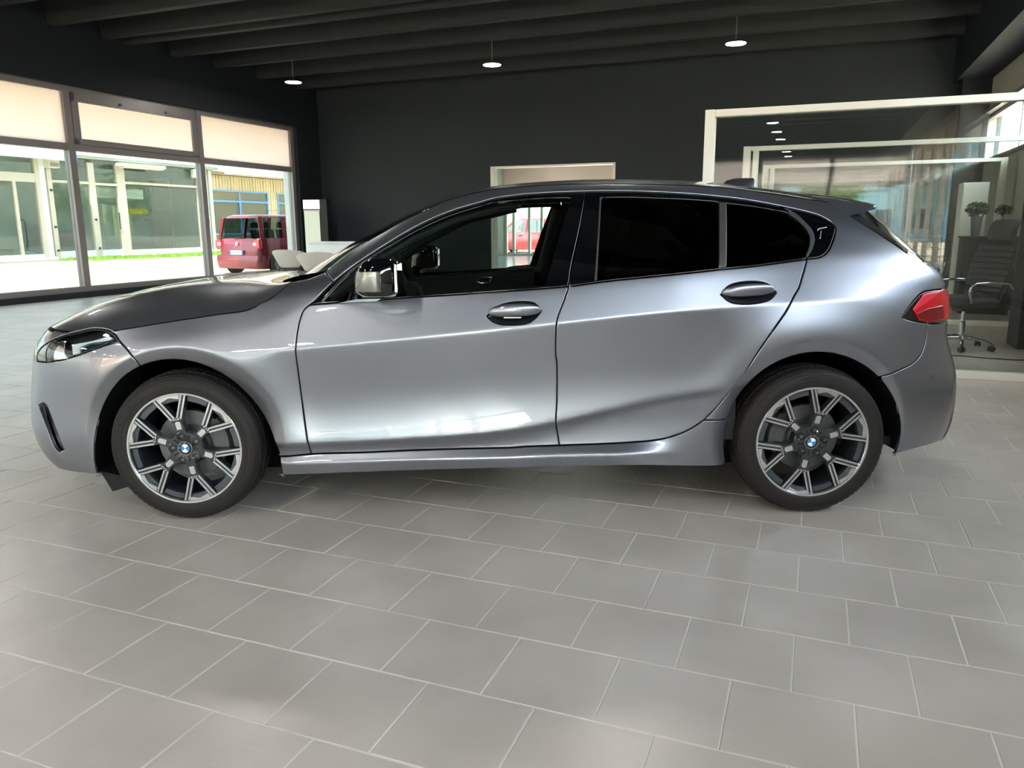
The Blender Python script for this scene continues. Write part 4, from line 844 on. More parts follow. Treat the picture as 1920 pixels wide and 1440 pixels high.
# tail lamps
tlo = join(cr('tail'), ucurve(float(u_of(1.95, .957)), XCR + 1.36, .957, .95, 12), ucurve(XCR + 1.36, float(u_of(1.96, .806)), .83, .806, 12), cr('tail_bot', True))
tl = panel('tail_lamp', m_gloss, [CAR, CAR], tlo, off=-.003, feat=False)
tred = join(CUR['tl_red'][:4], ucurve(float(u_of(1.95, .950)), XCR + 1.33, .950, .944, 10), ucurve(XCR + 1.33, float(u_of(1.97, .822)), .84, .822, 10), CUR['tl_red'][5:])
panel('red_lens', m_red, tl, tred, off=.002, gap=0, feat=False)
panel('lens_highlight', m_redh, tl, loop('tl_hi'), off=.0045, gap=0, depth=.004, feat=False)  # paler red puts a highlight into the lens colour
panel('lens_facet', m_redd, tl, [(1.765, .862), (1.83, .880), (1.93, .885), (1.94, .826), (1.85, .824), (1.785, .838)], off=.0045, gap=0, depth=.004, feat=False)
# tailgate lower and rear window
tg = join(tl_edge[1:4], [(1.86, 1.066)], ucurve(float(u_of(1.87, 1.064)), UR_END, 1.064, 1.05), [(float(x_of(np.float64(UR_END), np.float64(z))), z) for z in np.linspace(1.04, .97, 5)], ucurve(UR_END, float(u_of(2.0, .962)), .962, .962))
panel('tailgate', m_paint, CAR, tg, both_in_one=True)
panel('tailgate_centre', m_paint, CAR, join(ucurve(XCR + 1.365, UR_END, .958, .958), ucurve(UR_END, XCR + 1.365, .808, .808)), both_in_one=True, feat=False)
rw = join(cr('rear_edge'), [(1.855, 1.069)], ucurve(float(u_of(1.87, 1.068)), UR_END, 1.068, 1.055), [(float(x_of(np.float64(UR_END), np.float64(z))), z) for z in np.linspace(1.07, 1.31, 12)], ucurve(UR_END, float(u_of(1.55, 1.30)), 1.31, 1.30))
panel('rear_window', mat('dark_rear_glass', '07090c', .03, coat=1), CAR, rw, off=-.006, both_in_one=True, feat=False)
panel('air_blade', mat('matt_black_blade', '08090b', .75, spec=.12), [CAR, CAR], join(cr('rear_edge')[:near(cr('rear_edge'), (1.76, 1.09))], [(1.765, 1.115), (1.715, 1.185), (1.665, 1.24), (1.62, 1.283), (1.56, 1.288)]), off=.001, gap=.001, depth=.012, feat=False)  # blade widened in matt black, standing in for a dark reflection on the glass
# ---------------------------------------------------------------- windows and trims
dtop = cr('dlo_top'); kbt = near(dtop, CUR['b_line'][0]); gf, gr_, gq = loop('glass_f'), loop('glass_r'), loop('glass_q')
kc_top = near(dtop, (1.224, 1.3031))
ff = panel('window_frame', m_gloss, fdoor, join(belt[:kb_belt + 1], bl[1:kbl][::-1], dtop[:kbt + 1][::-1]), [gf], off=-.003, feat=False)
rf = panel('window_frame', m_gloss, rdoor, join(dtop[kbt:kbt + 1], bl[1:kbl], belt[kb_belt:], [CUR['trim_q'][6], CUR['trim_q'][5], CUR['trim_q'][4], CUR['trim_q'][3], CUR['trim_q'][2], CUR['trim_q'][1]], dtop[kbt:kc_top + 1][::-1]), [gr_, gq], off=-.003, feat=False)
panel('quarter_trim', m_gloss, [CAR, CAR], join(dtop[kc_top:], cr('dlo_rear'), [CUR['trim_q'][6], CUR['trim_q'][5], CUR['trim_q'][4], CUR['trim_q'][3], CUR['trim_q'][2], CUR['trim_q'][1]]), off=-.003, feat=False)
panel('window_glass', m_fglass, fdoor, gf, off=-.009, gap=-.004, bev=.002, depth=.003, feat=False)
panel('window_glass', m_rglass, rdoor, gr_, off=-.009, gap=-.004, bev=.002, depth=.003, feat=False)
panel('window_glass', m_rglass, rdoor, gq, off=-.009, gap=-.004, bev=.002, depth=.003, feat=False)
panel('window_divider', m_trimg, rdoor, loop('divider'), off=.001, gap=0, depth=.008, feat=False)
panel('window_seal', m_trimg, rdoor, loop('strip_b'), off=.001, gap=0, bev=.001, depth=.006, feat=False)
panel('quarter_seal', mat('dark_trim', '3c3d40', .4), rdoor, loop('trim_q'), off=.0015, gap=0, bev=.002, depth=.008, feat=False)
panel('emblem', m_silver, [CAR, CAR], loop('emb', .004), off=.0005, gap=0, bev=.0008, depth=.003, feat=False, step=.006); panel('emblem', m_silver, [CAR, CAR], loop('emb2', .004), off=.0005, gap=0, bev=.0008, depth=.003, feat=False, step=.006)
# bright finisher under the side windows' upper edge
def ribbon(name, line, wdt, material, parents, off=.002):
    P = np.asarray(line); t = np.gradient(P, axis=0); t /= np.linalg.norm(t, axis=1, keepdims=True); nn = np.stack([-t[:, 1], t[:, 0]], 1)
    panel(name, material, parents, np.vstack([P + nn * wdt / 2, (P - nn * wdt / 2)[::-1]]), off=off, gap=0, bev=.0008, depth=.004, feat=False, step=.01)
ribbon('quarter_light_bar', np.array([[-.726, .936], [-.69, .975], [-.655, 1.012], [-.62, 1.042]]), .006, m_trimg, [fdoor[0], fdoor[1]], .0)
# ---------------------------------------------------------------- door handles
def handle(curve, parents):
    P = loop(curve, .008, 60); c = P.mean(0); ax, az = np.ptp(P[:, 0]) / 2, np.ptp(P[:, 1]) / 2
    for k, par in enumerate(parents):
        sg = -1 if k == 0 else 1
        yb = float(W(c[0], c[1]))
        A = MB(); n = len(P); rings = []
        for s_, d in ((1.0, -.001), (.9, .012), (.7, .026), (.4, .034), (.05, .036)):
            Q = c + (P - c) * s_; rings.append([(q[0], sg * (float(W(q[0], q[1])) - d), q[1]) for q in Q])
        A.loft(rings, False).build('handle_recess', mat('recess_shade', '1b1d21', .3, coat=.6), par, smooth=1)  # near-black bowl colour paints in the recess shadow
        # grip: slim blade bowed outwards
        rings = []; m = 17
        for i in range(m):
            t = 2 * i / (m - 1) - 1; x = c[0] + t * ax * .99; e = max(0.0, 1 - abs(t) ** 2.6); zc_ = c[1] + .10 * t * az * .9 - .0 + .004; h = .003 + az * .52 * e ** .6; bow = .006 + .022 * e ** .7
            yy = float(W(x, zc_)); ring = []
            for q in range(12):
                a = 2 * PI * q / 12; ring.append((x, sg * (yy + bow - .010 + .010 * math.cos(a) * (e ** .5 + .1)), zc_ + h * math.sin(a) + (.35 * h if True else 0)))
            rings.append(ring)
        MB().loft(rings).build('handle_grip', m_paint, par, smooth=1)
        if curve == 'handle_f': MB().box(c[0] - .045, c[0] + .03, min(sg * (yb + .004), sg * (yb - .006)), max(sg * (yb + .004), sg * (yb - .006)), c[1] - az * .50, c[1] - az * .30, .003).build('lock_cover', m_silver, par)
handle('handle_f', fdoor); handle('handle_r', rdoor)
# ---------------------------------------------------------------- patches across the top
def on_w(p): return np.array([p[0], -float(W(p[0], p[1])), p[1]])
def resample(P, n):
    P = np.asarray(P, float); d = np.concatenate([[0], np.cumsum(np.linalg.norm(np.diff(P, axis=0), axis=1))]); t = np.linspace(0, d[-1], n); return np.stack([np.interp(t, d, P[:, k]) for k in range(P.shape[1])], 1)
def patch(name, E, Cn, material, px=2.0, pz=2.0, nt=26, dz=0.0, smooth=True, parent=None, lead=None, yscale=1.0):
    """surface between side edge E(s) (mirrored) and centre line Cn(s)"""
    rows = []
    for e, c in zip(E, Cn):
        ts = [1 - math.cos(PI / 2 * k / nt) for k in range(nt + 1)]
        half = [(c[0] + (e[0] - c[0]) * (1 - t) ** px, e[1] * (1 - t) * yscale, c[2] + (e[2] - c[2]) * (1 - t) ** pz + dz) for t in ts]
        rows.append(half + [(x, -y, z) for x, y, z in half[-2::-1]])
    if lead is not None:
        L0 = lead(nt, ts); d = [(a[0] - b[0], a[1] - b[1], a[2] - b[2]) for a, b in zip(L0, rows[0])]; n_ = len(rows)
        for i in range(n_):
            k = max(0.0, 1 - i / (n_ * .45)) ** 2
            rows[i] = [(p[0] + q[0] * k, p[1] + q[1] * k, p[2] + q[2] * k) for p, q in zip(rows[i], d)]
    mb = MB(); mb.loft(rows, False, False)
    o = mb.build(name, material, parent or CAR, smooth=1.2)
    return o
def cen(pts): return np.array([(x, 0, z) for x, z in pts])
NS = 46
E_h = resample(np.array([on_w(p) for p in join([(-1.8186, .8085)], hs_)]), NS); E_h[:, 1] += .003
C_h = resample(catmull(cen([(-2.085, .806), (-2.0, .850), (-1.89, .898), (-1.74, .940), (-1.61, .966), (-1.48, .982), (-1.36, .990), (-1.23, .993), (-1.1, .990), (-1.03, .990)]), .02), NS)
def bonnet_lead(nt, ts):
    u0_ = float(u_of(-1.8186, .8085)); h = []
    for t in ts:
        uu = u0_ + (UF_END - u0_) * math.sin(PI / 2 * t) ** .8 if t > 0 else u0_
        z = .8085 - .004 * t; p = surf(np.array([uu]), np.array([z]))[0]; h.append((p[0] + .004, p[1] + .003, z))
    return h + [(x, -y, z) for x, y, z in h[-2::-1]]
patch('bonnet', E_h, C_h, m_paint, 3.0, 5.0, lead=bonnet_lead)
GL = cr('gline'); kg = near(GL, (-.2282, 1.342))
E_w = resample(np.array([on_w(p) for p in GL[:kg + 1]]), 30)
cw = catmull(cen([(-.985, 1.005), (-.80, 1.115), (-.60, 1.222), (-.40, 1.318), (-.205, 1.391)]), .02); C_w = resample(cw, 30)
patch('windscreen', E_w, C_w, m_wglass, 2.0, 2.0)
E_r = resample(np.array([on_w(p) for p in GL[kg:]]), 46)
C_r = resample(catmull(cen([(-.195, 1.392), (-.07, 1.419), (.08, 1.437), (.22, 1.447), (.4, 1.455), (.6, 1.457), (.8, 1.454), (.97, 1.446), (1.2, 1.424), (1.45, 1.392)]), .02), 46)
patch('roof', E_r, C_r, m_paint, 2.0, 2.2)
patch('headliner', E_r, C_r, m_int, 2.0, 2.2, dz=-.035, yscale=.97)
# cowl
E_c = np.array([on_w(CUR['hood_side'][-1]), on_w(CUR['fender_top'][1]), on_w(CUR['fender_top'][-1])]); C_c = cen([(-1.035, .975), (-1.0, .975), (-.975, .99)])
patch('cowl_panel', resample(E_c, 8), resample(C_c, 8), m_plast, 2.5, 3.0, dz=-.012)
# roof spoiler
tip = [(-.50, 1.69, 1.3145), (-.44, 1.735, 1.319), (-.3, 1.785, 1.328), (-.15, 1.81, 1.333), (0, 1.82, 1.335)]
rootE = on_w(GL[-1]); lowE = on_w(CUR['spoiler_joint'][-1])
rows = []
for k in range(15):
    t = k / 14; y = -(.50 * (1 - t)); xt = float(np.interp(y, [q[0] for q in tip], [q[1] for q in tip])); zt = float(np.interp(y, [q[0] for q in tip], [q[2] for q in tip]))
    yr = rootE[1] * (1 - t); xr_ = 1.45 + (rootE[0] - 1.45) * (1 - t) ** 2; zr = 1.392 + (rootE[2] - 1.392) * (1 - t) ** 2.2
    yl = lowE[1] * (1 - t); xl = 1.60 + (lowE[0] - 1.60) * (1 - t) ** 2; zl_ = 1.315 + (lowE[2] - 1.315) * (1 - t) ** 2
    ring = []
    for j in range(9):
        s_ = j / 8; ring.append((xr_ + (xt - xr_) * s_, yr + (y - yr) * s_, zr + (zt - zr) * s_ + .012 * math.sin(PI * s_) * (1 - .5 * (1 - t))))
    ring += [(xt + .004, y, zt - .008), (xt - .004, y, zt - .02)]
    for j in range(1, 6):
        s_ = j / 5; ring.append((xt - .004 + (xl - xt) * s_, y + (yl - y) * s_, zt - .02 + (zl_ - zt + .02) * s_))
    rows.append(ring)
full = rows + [[(x, -y, z) for x, y, z in r] for r in rows[-2::-1]]
sp_ = MB(); sp_.loft(full, True); sp_.build('roof_spoiler', m_paint, CAR, smooth=.55)
# antenna fin
MB().loft([[(1.13 + a, w_ * s_, 1.425) for a, s_ in ((0, 0), (.08, 1), (.17, .9), (.185, 0), (.17, -.9), (.08, -1))] for w_ in (.03,)] + [[(1.165 + a * .78, w_ * s_, 1.455) for a, s_ in ((0, 0), (.08, 1), (.17, .9), (.185, 0), (.17, -.9), (.08, -1))] for w_ in (.018,)] + [[(1.21 + a * .5, w_ * s_, 1.466) for a, s_ in ((0, 0), (.08, 1), (.17, .9), (.185, 0), (.17, -.9), (.08, -1))] for w_ in (.006,)]).build('antenna_fin', mat('fin_dark', '2c2e33', .3, coat=1), CAR, smooth=1)
# ---------------------------------------------------------------- head lamps
hl = panel('head_lamp', m_lens, [CAR, CAR], head_loop, off=-.002, gap=.001, depth=.004, feat=False, step=.03)
panel('lamp_housing', m_plast, hl, head_loop, off=-.045, gap=-.004, depth=-.044, feat=False, step=.03)
panel('chrome_reflector', mat('lamp_chrome', 'd8d6cf', .12, 1.0), hl, loop('hl_chrome'), off=-.02, gap=0, depth=.02, feat=False)
panel('light_guide', mat('light_guide', 'd8dce0', .2), hl, loop('hl_bar'), off=-.018, gap=0, depth=.02, feat=False)
panel('projector', mat('projector_glass', '20303c', .05, coat=1), hl, loop('hl_dark'), off=-.016, gap=0, depth=.02, feat=False)
panel('lamp_surround', m_gloss, [CAR, CAR], hl_hole, [head_loop], off=-.004, gap=.001, feat=False) if False else None
fr_pts = join([(-1.9362, .6755), (-2.02, .668), (-2.018, .703), (-1.99, .729), (-1.943, .757), (-1.905, .774)], [p for p in cr('head_top') if p[0] < -1.90 and p[1] < .775])
panel('lamp_surround', mat('dark_paint', '4e5157', .3, .5, coat=1), [CAR, CAR], fr_pts, off=-.004, gap=.001, feat=False)
for key, sx in (('sensor', 0), ('sensor_r', 0)):
    p = CUR[key][0]; P = on_w(p); nrm_ = surf_n(u_of(np.array([p[0]]), np.array([p[1]])), np.array([p[1]]))[0]
    for s_ in (1, -1):
        q = Vector((P[0], P[1] * s_, P[2])); nn = Vector((nrm_[0], nrm_[1] * s_, nrm_[2])); M_ = Matrix.Translation(q) @ nn.to_track_quat('Z', 'Y').to_matrix().to_4x4()
        MB().lathe([(.0085, .0006), (.0085, -.004), (.0105, -.004), (.0105, .0004)], 20).xf(M_).build('sensor_ring', m_plast, CAR); MB().lathe([(0, .0008), (.0083, .0008)], 20).xf(M_).build('parking_sensor', m_paint, CAR)
# kidney grille on the nose
for s_ in (-1, 1):
    g_ = MB().rr([(-.16, .16, -.10, .10, 0, .05), (-.15, .15, -.09, .09, .02, .05)], 4).xf(Matrix.Translation((-2.182, s_ * .19, .60)) @ Euler((0, -PI / 2, 0)).to_matrix().to_4x4() @ Matrix.Rotation(PI / 2, 4, 'Z')).build('kidney_grille', m_gloss, CAR)
    for k in range(7): MB().box(-2.215, -2.19, s_ * .19 - .13 + k * .04, s_ * .19 - .122 + k * .04, .53, .67).build('grille_bar', m_trimg, g_)
# ---------------------------------------------------------------- dark inner shell, wheel wells, underbody
shell_lo = join(arcF[near(arcF, CUR['sill_bottom'][0]):][::1][:0].reshape(0, 2) if False else [(-.93, .23)], [(x, .235) for x in np.linspace(-.9, .93, 40)], aR(196, 60, .012), aR(60, -5, .012), [(1.95, .30), (1.98, .5), (1.95, .78), (1.9, .95)], [(x, float(crv(x, ZK)) - .02) for x in np.linspace(1.75, -.7, 60)], [(-.9, .94), (-1.05, .86), (-1.5, .78), (-1.85, .72), (-1.98, .5), (-1.93, .26)], aF(185, 60, .012), aF(60, -15, .012))
panel('inner_shell', m_wel, [CAR, CAR], shell_lo, off=-.048, gap=0, depth=.002, step=.03)  # black backing added to darken the shut lines and stop light
ub = MB(); ub.box(-1.72, 1.68, -.52, .52, .12, .26).box(-.93, .93, -.66, .66, .165, .26).box(-.93, .93, -.79, .79, .225, .26).build('underbody', m_wel, CAR)  # lower boxes dropped to block light and deepen the shadow under the car
MB().box(-1.85, -1.02, -.56, .56, .26, .78).build('bulkhead', m_wel, CAR); MB().box(1.02, 1.85, -.56, .56, .26, .80).build('bulkhead', m_wel, CAR)
for cx, cz, nm, s0 in ((-WHX, ZAF, 'archf', 0), (WHX, ZAR, 'archr', 0)):
    for s_ in (-1, 1):
        P = arch(nm, -15 if cx < 0 else -12, 199 if cx < 0 else 196, .003, 50); wl = MB()
        ring_o = [(p[0], s_ * (float(W(p[0], p[1])) - .012), p[1]) for p in P]; ring_i = [(p[0], s_ * .56, p[1]) for p in P]
        wl.loft([ring_o, ring_i], False, False); wl.poly(ring_i); wl.build('wheel_liner', m_wel, CAR, smooth=1)
# mud flap ahead of the front wheels
for s_ in (-1, 1):
    MB().prism([(-1.745, .20), (-1.63, .17), (-1.60, .135), (-1.70, .105)], 'y', s_ * .60, s_ * .80).build('air_deflector', m_plast, CAR)
# ---------------------------------------------------------------- wing mirrors
for s_ in (-1, 1):
    par = fdoor[0] if s_ < 0 else fdoor[1]
    L = [(-0.539, -0.405, .905, 1.045, .968, .05), (-0.557, -0.395, .89, 1.065, .985, .06), (-0.554, -0.392, .885, 1.070, 1.03, .06), (-0.546, -0.394, .885, 1.068, 1.07, .06), (-0.527, -0.400, .89, 1.06, 1.10, .055), (-0.494, -0.415, .905, 1.04, 1.116, .045)]
    L2 = [(a, b, min(s_ * c, s_ * d), max(s_ * c, s_ * d), z, r) for a, b, c, d, z, r in L]
    hsg = MB().rr(L2, 6).build('mirror_housing', m_gloss, par, smooth=1)
    Lc = [(-0.560, -0.410, .885, 1.069, .990, .06), (-0.559, -0.410, .882, 1.073, 1.03, .06), (-0.552, -0.410, .883, 1.072, 1.066, .06)]
    MB().rr([(a, b, min(s_ * c, s_ * d), max(s_ * c, s_ * d), z, r) for a, b, c, d, z, r in Lc], 6, False).build('mirror_cap', mat('mirror_cap_grey', '6a6866', .25, .8, coat=1), hsg, smooth=1)
    MB().box(-.400, -.388, min(s_ * .905, s_ * 1.05), max(s_ * .905, s_ * 1.05), .985, 1.095, .003).build('mirror_glass', mat('mirror_silver', 'c9d2d2', .02, 1.0), hsg)
    MB().loft([[(x, s_ * y, z) for x, y, z in r] for r in ([(-.66, .862, .928), (-.50, .862, .935), (-.50, .845, .965), (-.63, .845, .968)], [(-.60, .93, .945), (-.48, .93, .948), (-.48, .92, .975), (-.58, .92, .978)], [(-.56, .99, .955), (-.45, .99, .957), (-.45, .98, .985), (-.55, .98, .985)])]).build('mirror_foot', m_gloss, hsg, smooth=.8)
# ---------------------------------------------------------------- wheels
def wheel(name, pos, rot, s_):
    """s_=-1: outer face towards the camera side"""
    t = bpy.data.objects.new(name, None); COL.objects.link(t); t.parent = CAR; t.location = pos; t.empty_display_size = .1
    R_ = .3215
    # profile (radius, offset from outer face inwards)
    prof = [(.232, .012), (.240, .004), (.252, .001), (.270, .0), (.292, .003), (.306, .012), (.3145, .026), (.3185, .045), (.3205, .07), (.3215, .11), (.3205, .15), (.3185, .175), (.3145, .194), (.306, .208), (.285, .217), (.25, .216), (.232, .205)]
    ty = MB().lathe([(r, -s_ * h * -1 if False else s_ * -h) for r, h in prof], 96, 'y').build('tyre', mat('tyre_rubber', '201d1d', .62, spec=.35, bump=.06, bscale=120), t, smooth=.6)
    tr = MB()
    for k in range(72):
        a = 2 * PI * k / 72
        for h0, h1, r0 in ((.022, .060, .3165), (.066, .105, .3205), (.115, .154, .3205), (.160, .198, .3165)):
            c_, sn = math.cos(a), math.sin(a); da = .034
            pts = []
            for (aa, h) in ((a - da, h0), (a + da, h0), (a + da + .012, h1), (a - da + .012, h1)):
                rr0 = r0 + .0028 if h0 > .03 or h == h1 else r0 - .002
                if h0 > .15 and h == h1: rr0 = r0 - .002
                pts.append((rr0 * math.cos(aa), -s_ * h, rr0 * math.sin(aa)))
            inn = [(p[0] * .982, p[1], p[2] * .982) for p in pts]
            tr.add(pts + inn, [(0, 1, 2, 3), (0, 4, 5, 1), (1, 5, 6, 2), (2, 6, 7, 3), (3, 7, 4, 0)])
    tag(tr.build('tread_blocks', mat('tyre_rubber'), ty), kind='stuff')
    rb = MB()
    for r in (.262, .296): rb.lathe([(r, s_ * -(-.0008)), (r + .0012, s_ * .0016), (r + .0024, s_ * .0006)], 72, 'y')
    rb.build('sidewall_ring', mat('tyre_rubber'), ty, smooth=1)
    # lettering raised on the side wall
    def ring_text(body, r, a_mid, size, track):
        n = len(body)
        for k, ch in enumerate(body):
            if ch == ' ': continue
            a = a_mid + (n / 2 - .5 - k) * track
            M_ = Matrix.Rotation(-(a - PI / 2), 4, 'Y') if s_ < 0 else Matrix.Rotation((a - PI / 2), 4, 'Y') @ Matrix.Rotation(PI, 4, 'Z')
            M_ = M_ @ Matrix.Translation((0, s_ * .0016, r)) @ Matrix.Rotation(PI / 2, 4, 'X')
            text_mesh(ch, size, mat('tyre_letters', '2a2626', .55), 'letter', ty, M_, .0008)
    if LETTERS and s_ < 0:
        ring_text('CENTURA NFE 4', .279, math.radians(90 - 8), .026, .062); ring_text('225/45 R18', .279, math.radians(150), .022, .058)
    g = bpy.data.objects.new('rim', None); COL.objects.link(g); g.parent = t; g.rotation_euler.y = (-rot if s_ < 0 else rot); g.empty_display_size = .05
    Y = lambda d: s_ * -d            # d metres behind the outer face
    # barrel and lip
    MB().lathe([(.228, Y(.012)), (.224, Y(.03)), (.212, Y(.05)), (.205, Y(.09)), (.205, Y(.19)), (.225, Y(.205))], 72, 'y').build('barrel', m_rimd, g, smooth=.8)
    MB().lathe([(.2425, Y(.012)), (.2425, Y(.004)), (.2405, Y(.0015)), (.2335, Y(.002)), (.2315, Y(.005)), (.2310, Y(.022))], 96, 'y').build('lip', m_silver, g, smooth=.5)
    def plate(poly, d0, d1, nm, m, par=None):
        MB().prism(poly, 'y', Y(d0), Y(d1)).build(nm, m, par or g)
    def pol(r, a): return (r * math.cos(a), r * math.sin(a))
    for k in range(6):
        a = 2 * PI * k / 6
        def L(x, y): return (x * math.cos(a) - y * math.sin(a), x * math.sin(a) + y * math.cos(a))
        # stem
        plate([L(.05, -.022), L(.124, -.0165), L(.131, 0), L(.124, .0165), L(.05, .022)], .016, .055, 'spoke_stem', m_rimd)
        plate([L(.083, -.0110), L(.119, -.0110), L(.119, .0110), L(.083, .0110)], .0135, .017, 'stem_facet', m_silver)
        for q in (-1, 1):
            e0, e1 = Vector(L(.120, q * .008)), Vector(pol(.234, a + q * math.radians(15.0)))
            d = (e1 - e0).normalized(); n_ = Vector((-d.y, d.x)) * q      # away from the stem axis
            def arm(o0, o1, s0=0.0, s1=0.0): return [tuple(e0 + d * s0 + n_ * o0), tuple(e1 + d * s1 + n_ * o0), tuple(e1 + d * s1 + n_ * o1), tuple(e0 + d * s0 + n_ * o1)]
            plate(arm(-.0125, .0125, -.004), .012, .05, 'spoke_arm', m_rimd)
            plate(arm(-.0115, -.0048, .006), .0085, .0125, 'spoke_edge', m_silver); plate(arm(.004, .0108, .012), .0085, .0125, 'spoke_edge', m_silver)
        # bridge of the V
        plate([L(.126, -.015), L(.134, -.0115), L(.134, .0115), L(.126, .015)], .0085, .0135, 'fork_bridge', m_silver)
        # rim steps: dark land with a machined wedge in every other gap
        for q, wedge in ((0, True), (1, False)):
            am = a + (0 if q == 0 else PI / 6); da = math.radians(11.2)
            plate([pol(.205, am - da), pol(.204, am), pol(.205, am + da), pol(.231, am + da), pol(.2325, am), pol(.231, am - da)], .020, .045, 'rim_land', mat('rim_land_grey', '4b525b', .35, .5, coat=.5))
            if q == 0: plate([pol(.2315, am + da * w_) for w_ in (-1, -.5, 0, .5, 1)] + [pol(r_, am + da * w_) for r_, w_ in ((.2145, .93), (.2165, .62), (.2225, .12), (.2225, -.12), (.2165, -.62), (.2145, -.93))], .005, .016, 'rim_wedge', m_silver)
    MB().lathe([(.0, Y(.018)), (.03, Y(.018)), (.045, Y(.014)), (.068, Y(.015)), (.074, Y(.022)), (.076, Y(.05))], 40, 'y').build('hub', m_rimd, g, smooth=.5)
    for k in range(5):
        a = math.radians(-8.5) + 2 * PI * k / 5; c = (.0545 * math.cos(a), 0, .0545 * math.sin(a))
        MB().lathe([(.0175, Y(.016)), (.0172, Y(.0108)), (.0155, Y(.0105)), (.0135, Y(.0125)), (0, Y(.0128))], 20, 'y', c).build('painted_bolt_hole', m_gloss, g)  # black disc on the uncut hub paints the dark of a bolt hole
        MB().lathe([(.0, Y(.0118)), (.0058, Y(.0118)), (.0070, Y(.013))], 6, 'y', (c[0] + .003, 0, c[2] - .002)).build('wheel_bolt', m_disc, g)
        b = a + PI / 5; MB().prism([(.034 * math.cos(b - .1), .034 * math.sin(b - .1)), (.058 * math.cos(b - .07), .058 * math.sin(b - .07)), (.058 * math.cos(b + .07), .058 * math.sin(b + .07)), (.034 * math.cos(b + .1), .034 * math.sin(b + .1))], 'y', Y(.0125), Y(.017)).build('hub_slot', m_gloss, g)
    # roundel
    cap = MB().lathe([(0, Y(.0105)), (.0285, Y(.0105)), (.031, Y(.013)), (.032, Y(.02))], 36, 'y').build('hub_cap', m_gloss, g, smooth=.4)
    MB().lathe([(.0300, Y(.0108)), (.0300, Y(.0098)), (.0285, Y(.0098)), (.0285, Y(.0108))], 36, 'y').build('cap_ring', m_silver, cap)
    for k in range(4):
        a0 = PI / 2 * k; pts = [(0, 0)] + [(.0185 * math.cos(a0 + PI / 2 * i / 8), .0185 * math.sin(a0 + PI / 2 * i / 8)) for i in range(9)]
        MB().prism(pts, 'y', Y(.0098), Y(.011)).build('roundel_quarter', mat('roundel_blue', '1e86c8', .2, coat=1) if k % 2 else mat('roundel_white', 'f1f3f4', .2, coat=1), cap)
    if s_ < 0:
        for k, ch in enumerate('BMW'):
            a = math.radians(90 - (k - 1) * 42); M_ = Matrix.Rotation(-(a - PI / 2), 4, 'Y') @ Matrix.Translation((0, s_ * -.0098, .0233)) @ Matrix.Rotation(PI / 2, 4, 'X')
            text_mesh(ch, .0085, m_silver, 'roundel_letter', cap, M_, .0003)
    # brake
    MB().lathe([(.05, Y(.085)), (.07, Y(.08)), (.085, Y(.095)), (.145, Y(.095)), (.147, Y(.12)), (.085, Y(.12))], 48, 'y').build('brake_disc', m_disc, t, smooth=.5)
    ca = math.radians(20 if pos[0] < 0 else 160); cl = MB()
    cl.lathe([(.105, Y(.062)), (.168, Y(.062)), (.178, Y(.08)), (.178, Y(.13)), (.105, Y(.13)), (.105, Y(.062))], 10, 'y', (0, 0, 0), ca - .42, ca + .42).build('brake_caliper', m_cal, t, smooth=.6)
    return t
LETTERS = True
FY = .892
for x, rot in ((-WHX, math.radians(42)), (WHX, math.radians(17.5))):
    for s_ in (-1, 1): wheel('wheel', (x, s_ * FY, .3215), rot, s_)
# ---------------------------------------------------------------- cabin
seat_mb = lambda: None
def seat(x, y, parent):
    t = bpy.data.objects.new('seat', None); COL.objects.link(t); t.parent = parent; t.location = (x, y, 0); t.empty_display_size = .1
    MB().rr([(-.50, .05, -.25, .25, .42, .1), (-.52, .06, -.26, .26, .50, .12), (-.50, .04, -.24, .24, .56, .1)], 4).build('cushion', m_seat, t, smooth=1)
    MB().loft([[(bx + dx, yy * wy, z) for dx, yy in ((-.06, -1), (-.075, -.6), (-.06, 0), (-.075, .6), (-.06, 1), (.06, .9), (.075, 0), (.06, -.9))] for bx, z, wy in ((.0, .50, .22), (.05, .62, .25), (.12, .85, .255), (.18, 1.02, .22), (.205, 1.09, .15))]).build('seat_back', m_seat, t, smooth=1)
    MB().loft([[(bx + dx, yy * wy, z) for dx, yy in ((-.045, -1), (-.06, 0), (-.045, 1), (.04, .9), (.045, 0), (.04, -.9))] for bx, z, wy in ((.20, 1.12, .09), (.205, 1.16, .125), (.225, 1.25, .13), (.24, 1.295, .10))]).build('headrest', m_seat, t, smooth=1)
    for q in (-.05, .05): MB().tube([(.2, q, 1.05), (.21, q, 1.14)], .006, 6).build('headrest_post', m_trimg, t)
CAB = bpy.data.objects.new('cabin', None); COL.objects.link(CAB); CAB.parent = CAR
for y in (-.37, .37): seat(.42, y, CAR)
for y in (-.42, .42): seat(1.05, y, CAR)
CAB.name = 'dashboard_group'
bpy.data.objects.remove(CAB)
db = MB().loft([[(x + dx, y, z + dz) for dx, dz in ((-.32, .02), (-.1, .04), (.03, .0), (.06, -.06), (.03, -.16), (-.05, -.3), (-.32, -.35))] for x, y, z in ((-.66, -.76, .93), (-.64, -.5, .955), (-.64, 0, .95), (-.64, .5, .955), (-.66, .76, .93))]).build('dashboard', m_int, CAR, smooth=1)
MB().box(-.63, -.61, -.58, .06, .97, 1.075, .006).build('display', mat('screen_glass', '16191c', .06, coat=1), CAR)
sw = MB().tube([(.0, .18 * math.cos(a), .18 * math.sin(a)) for a in [2 * PI * k / 28 for k in range(28)]], .015, 8, closed=True)
for a in (0, PI, -PI / 2): sw.obox((.0, .04 * math.cos(a), .04 * math.sin(a)), (.0, .175 * math.cos(a), .175 * math.sin(a)), .03, .02)
sw.lathe([(0, -.03), (.055, -.025), (.06, .0), (.04, .03), (0, .03)], 16, 'x')
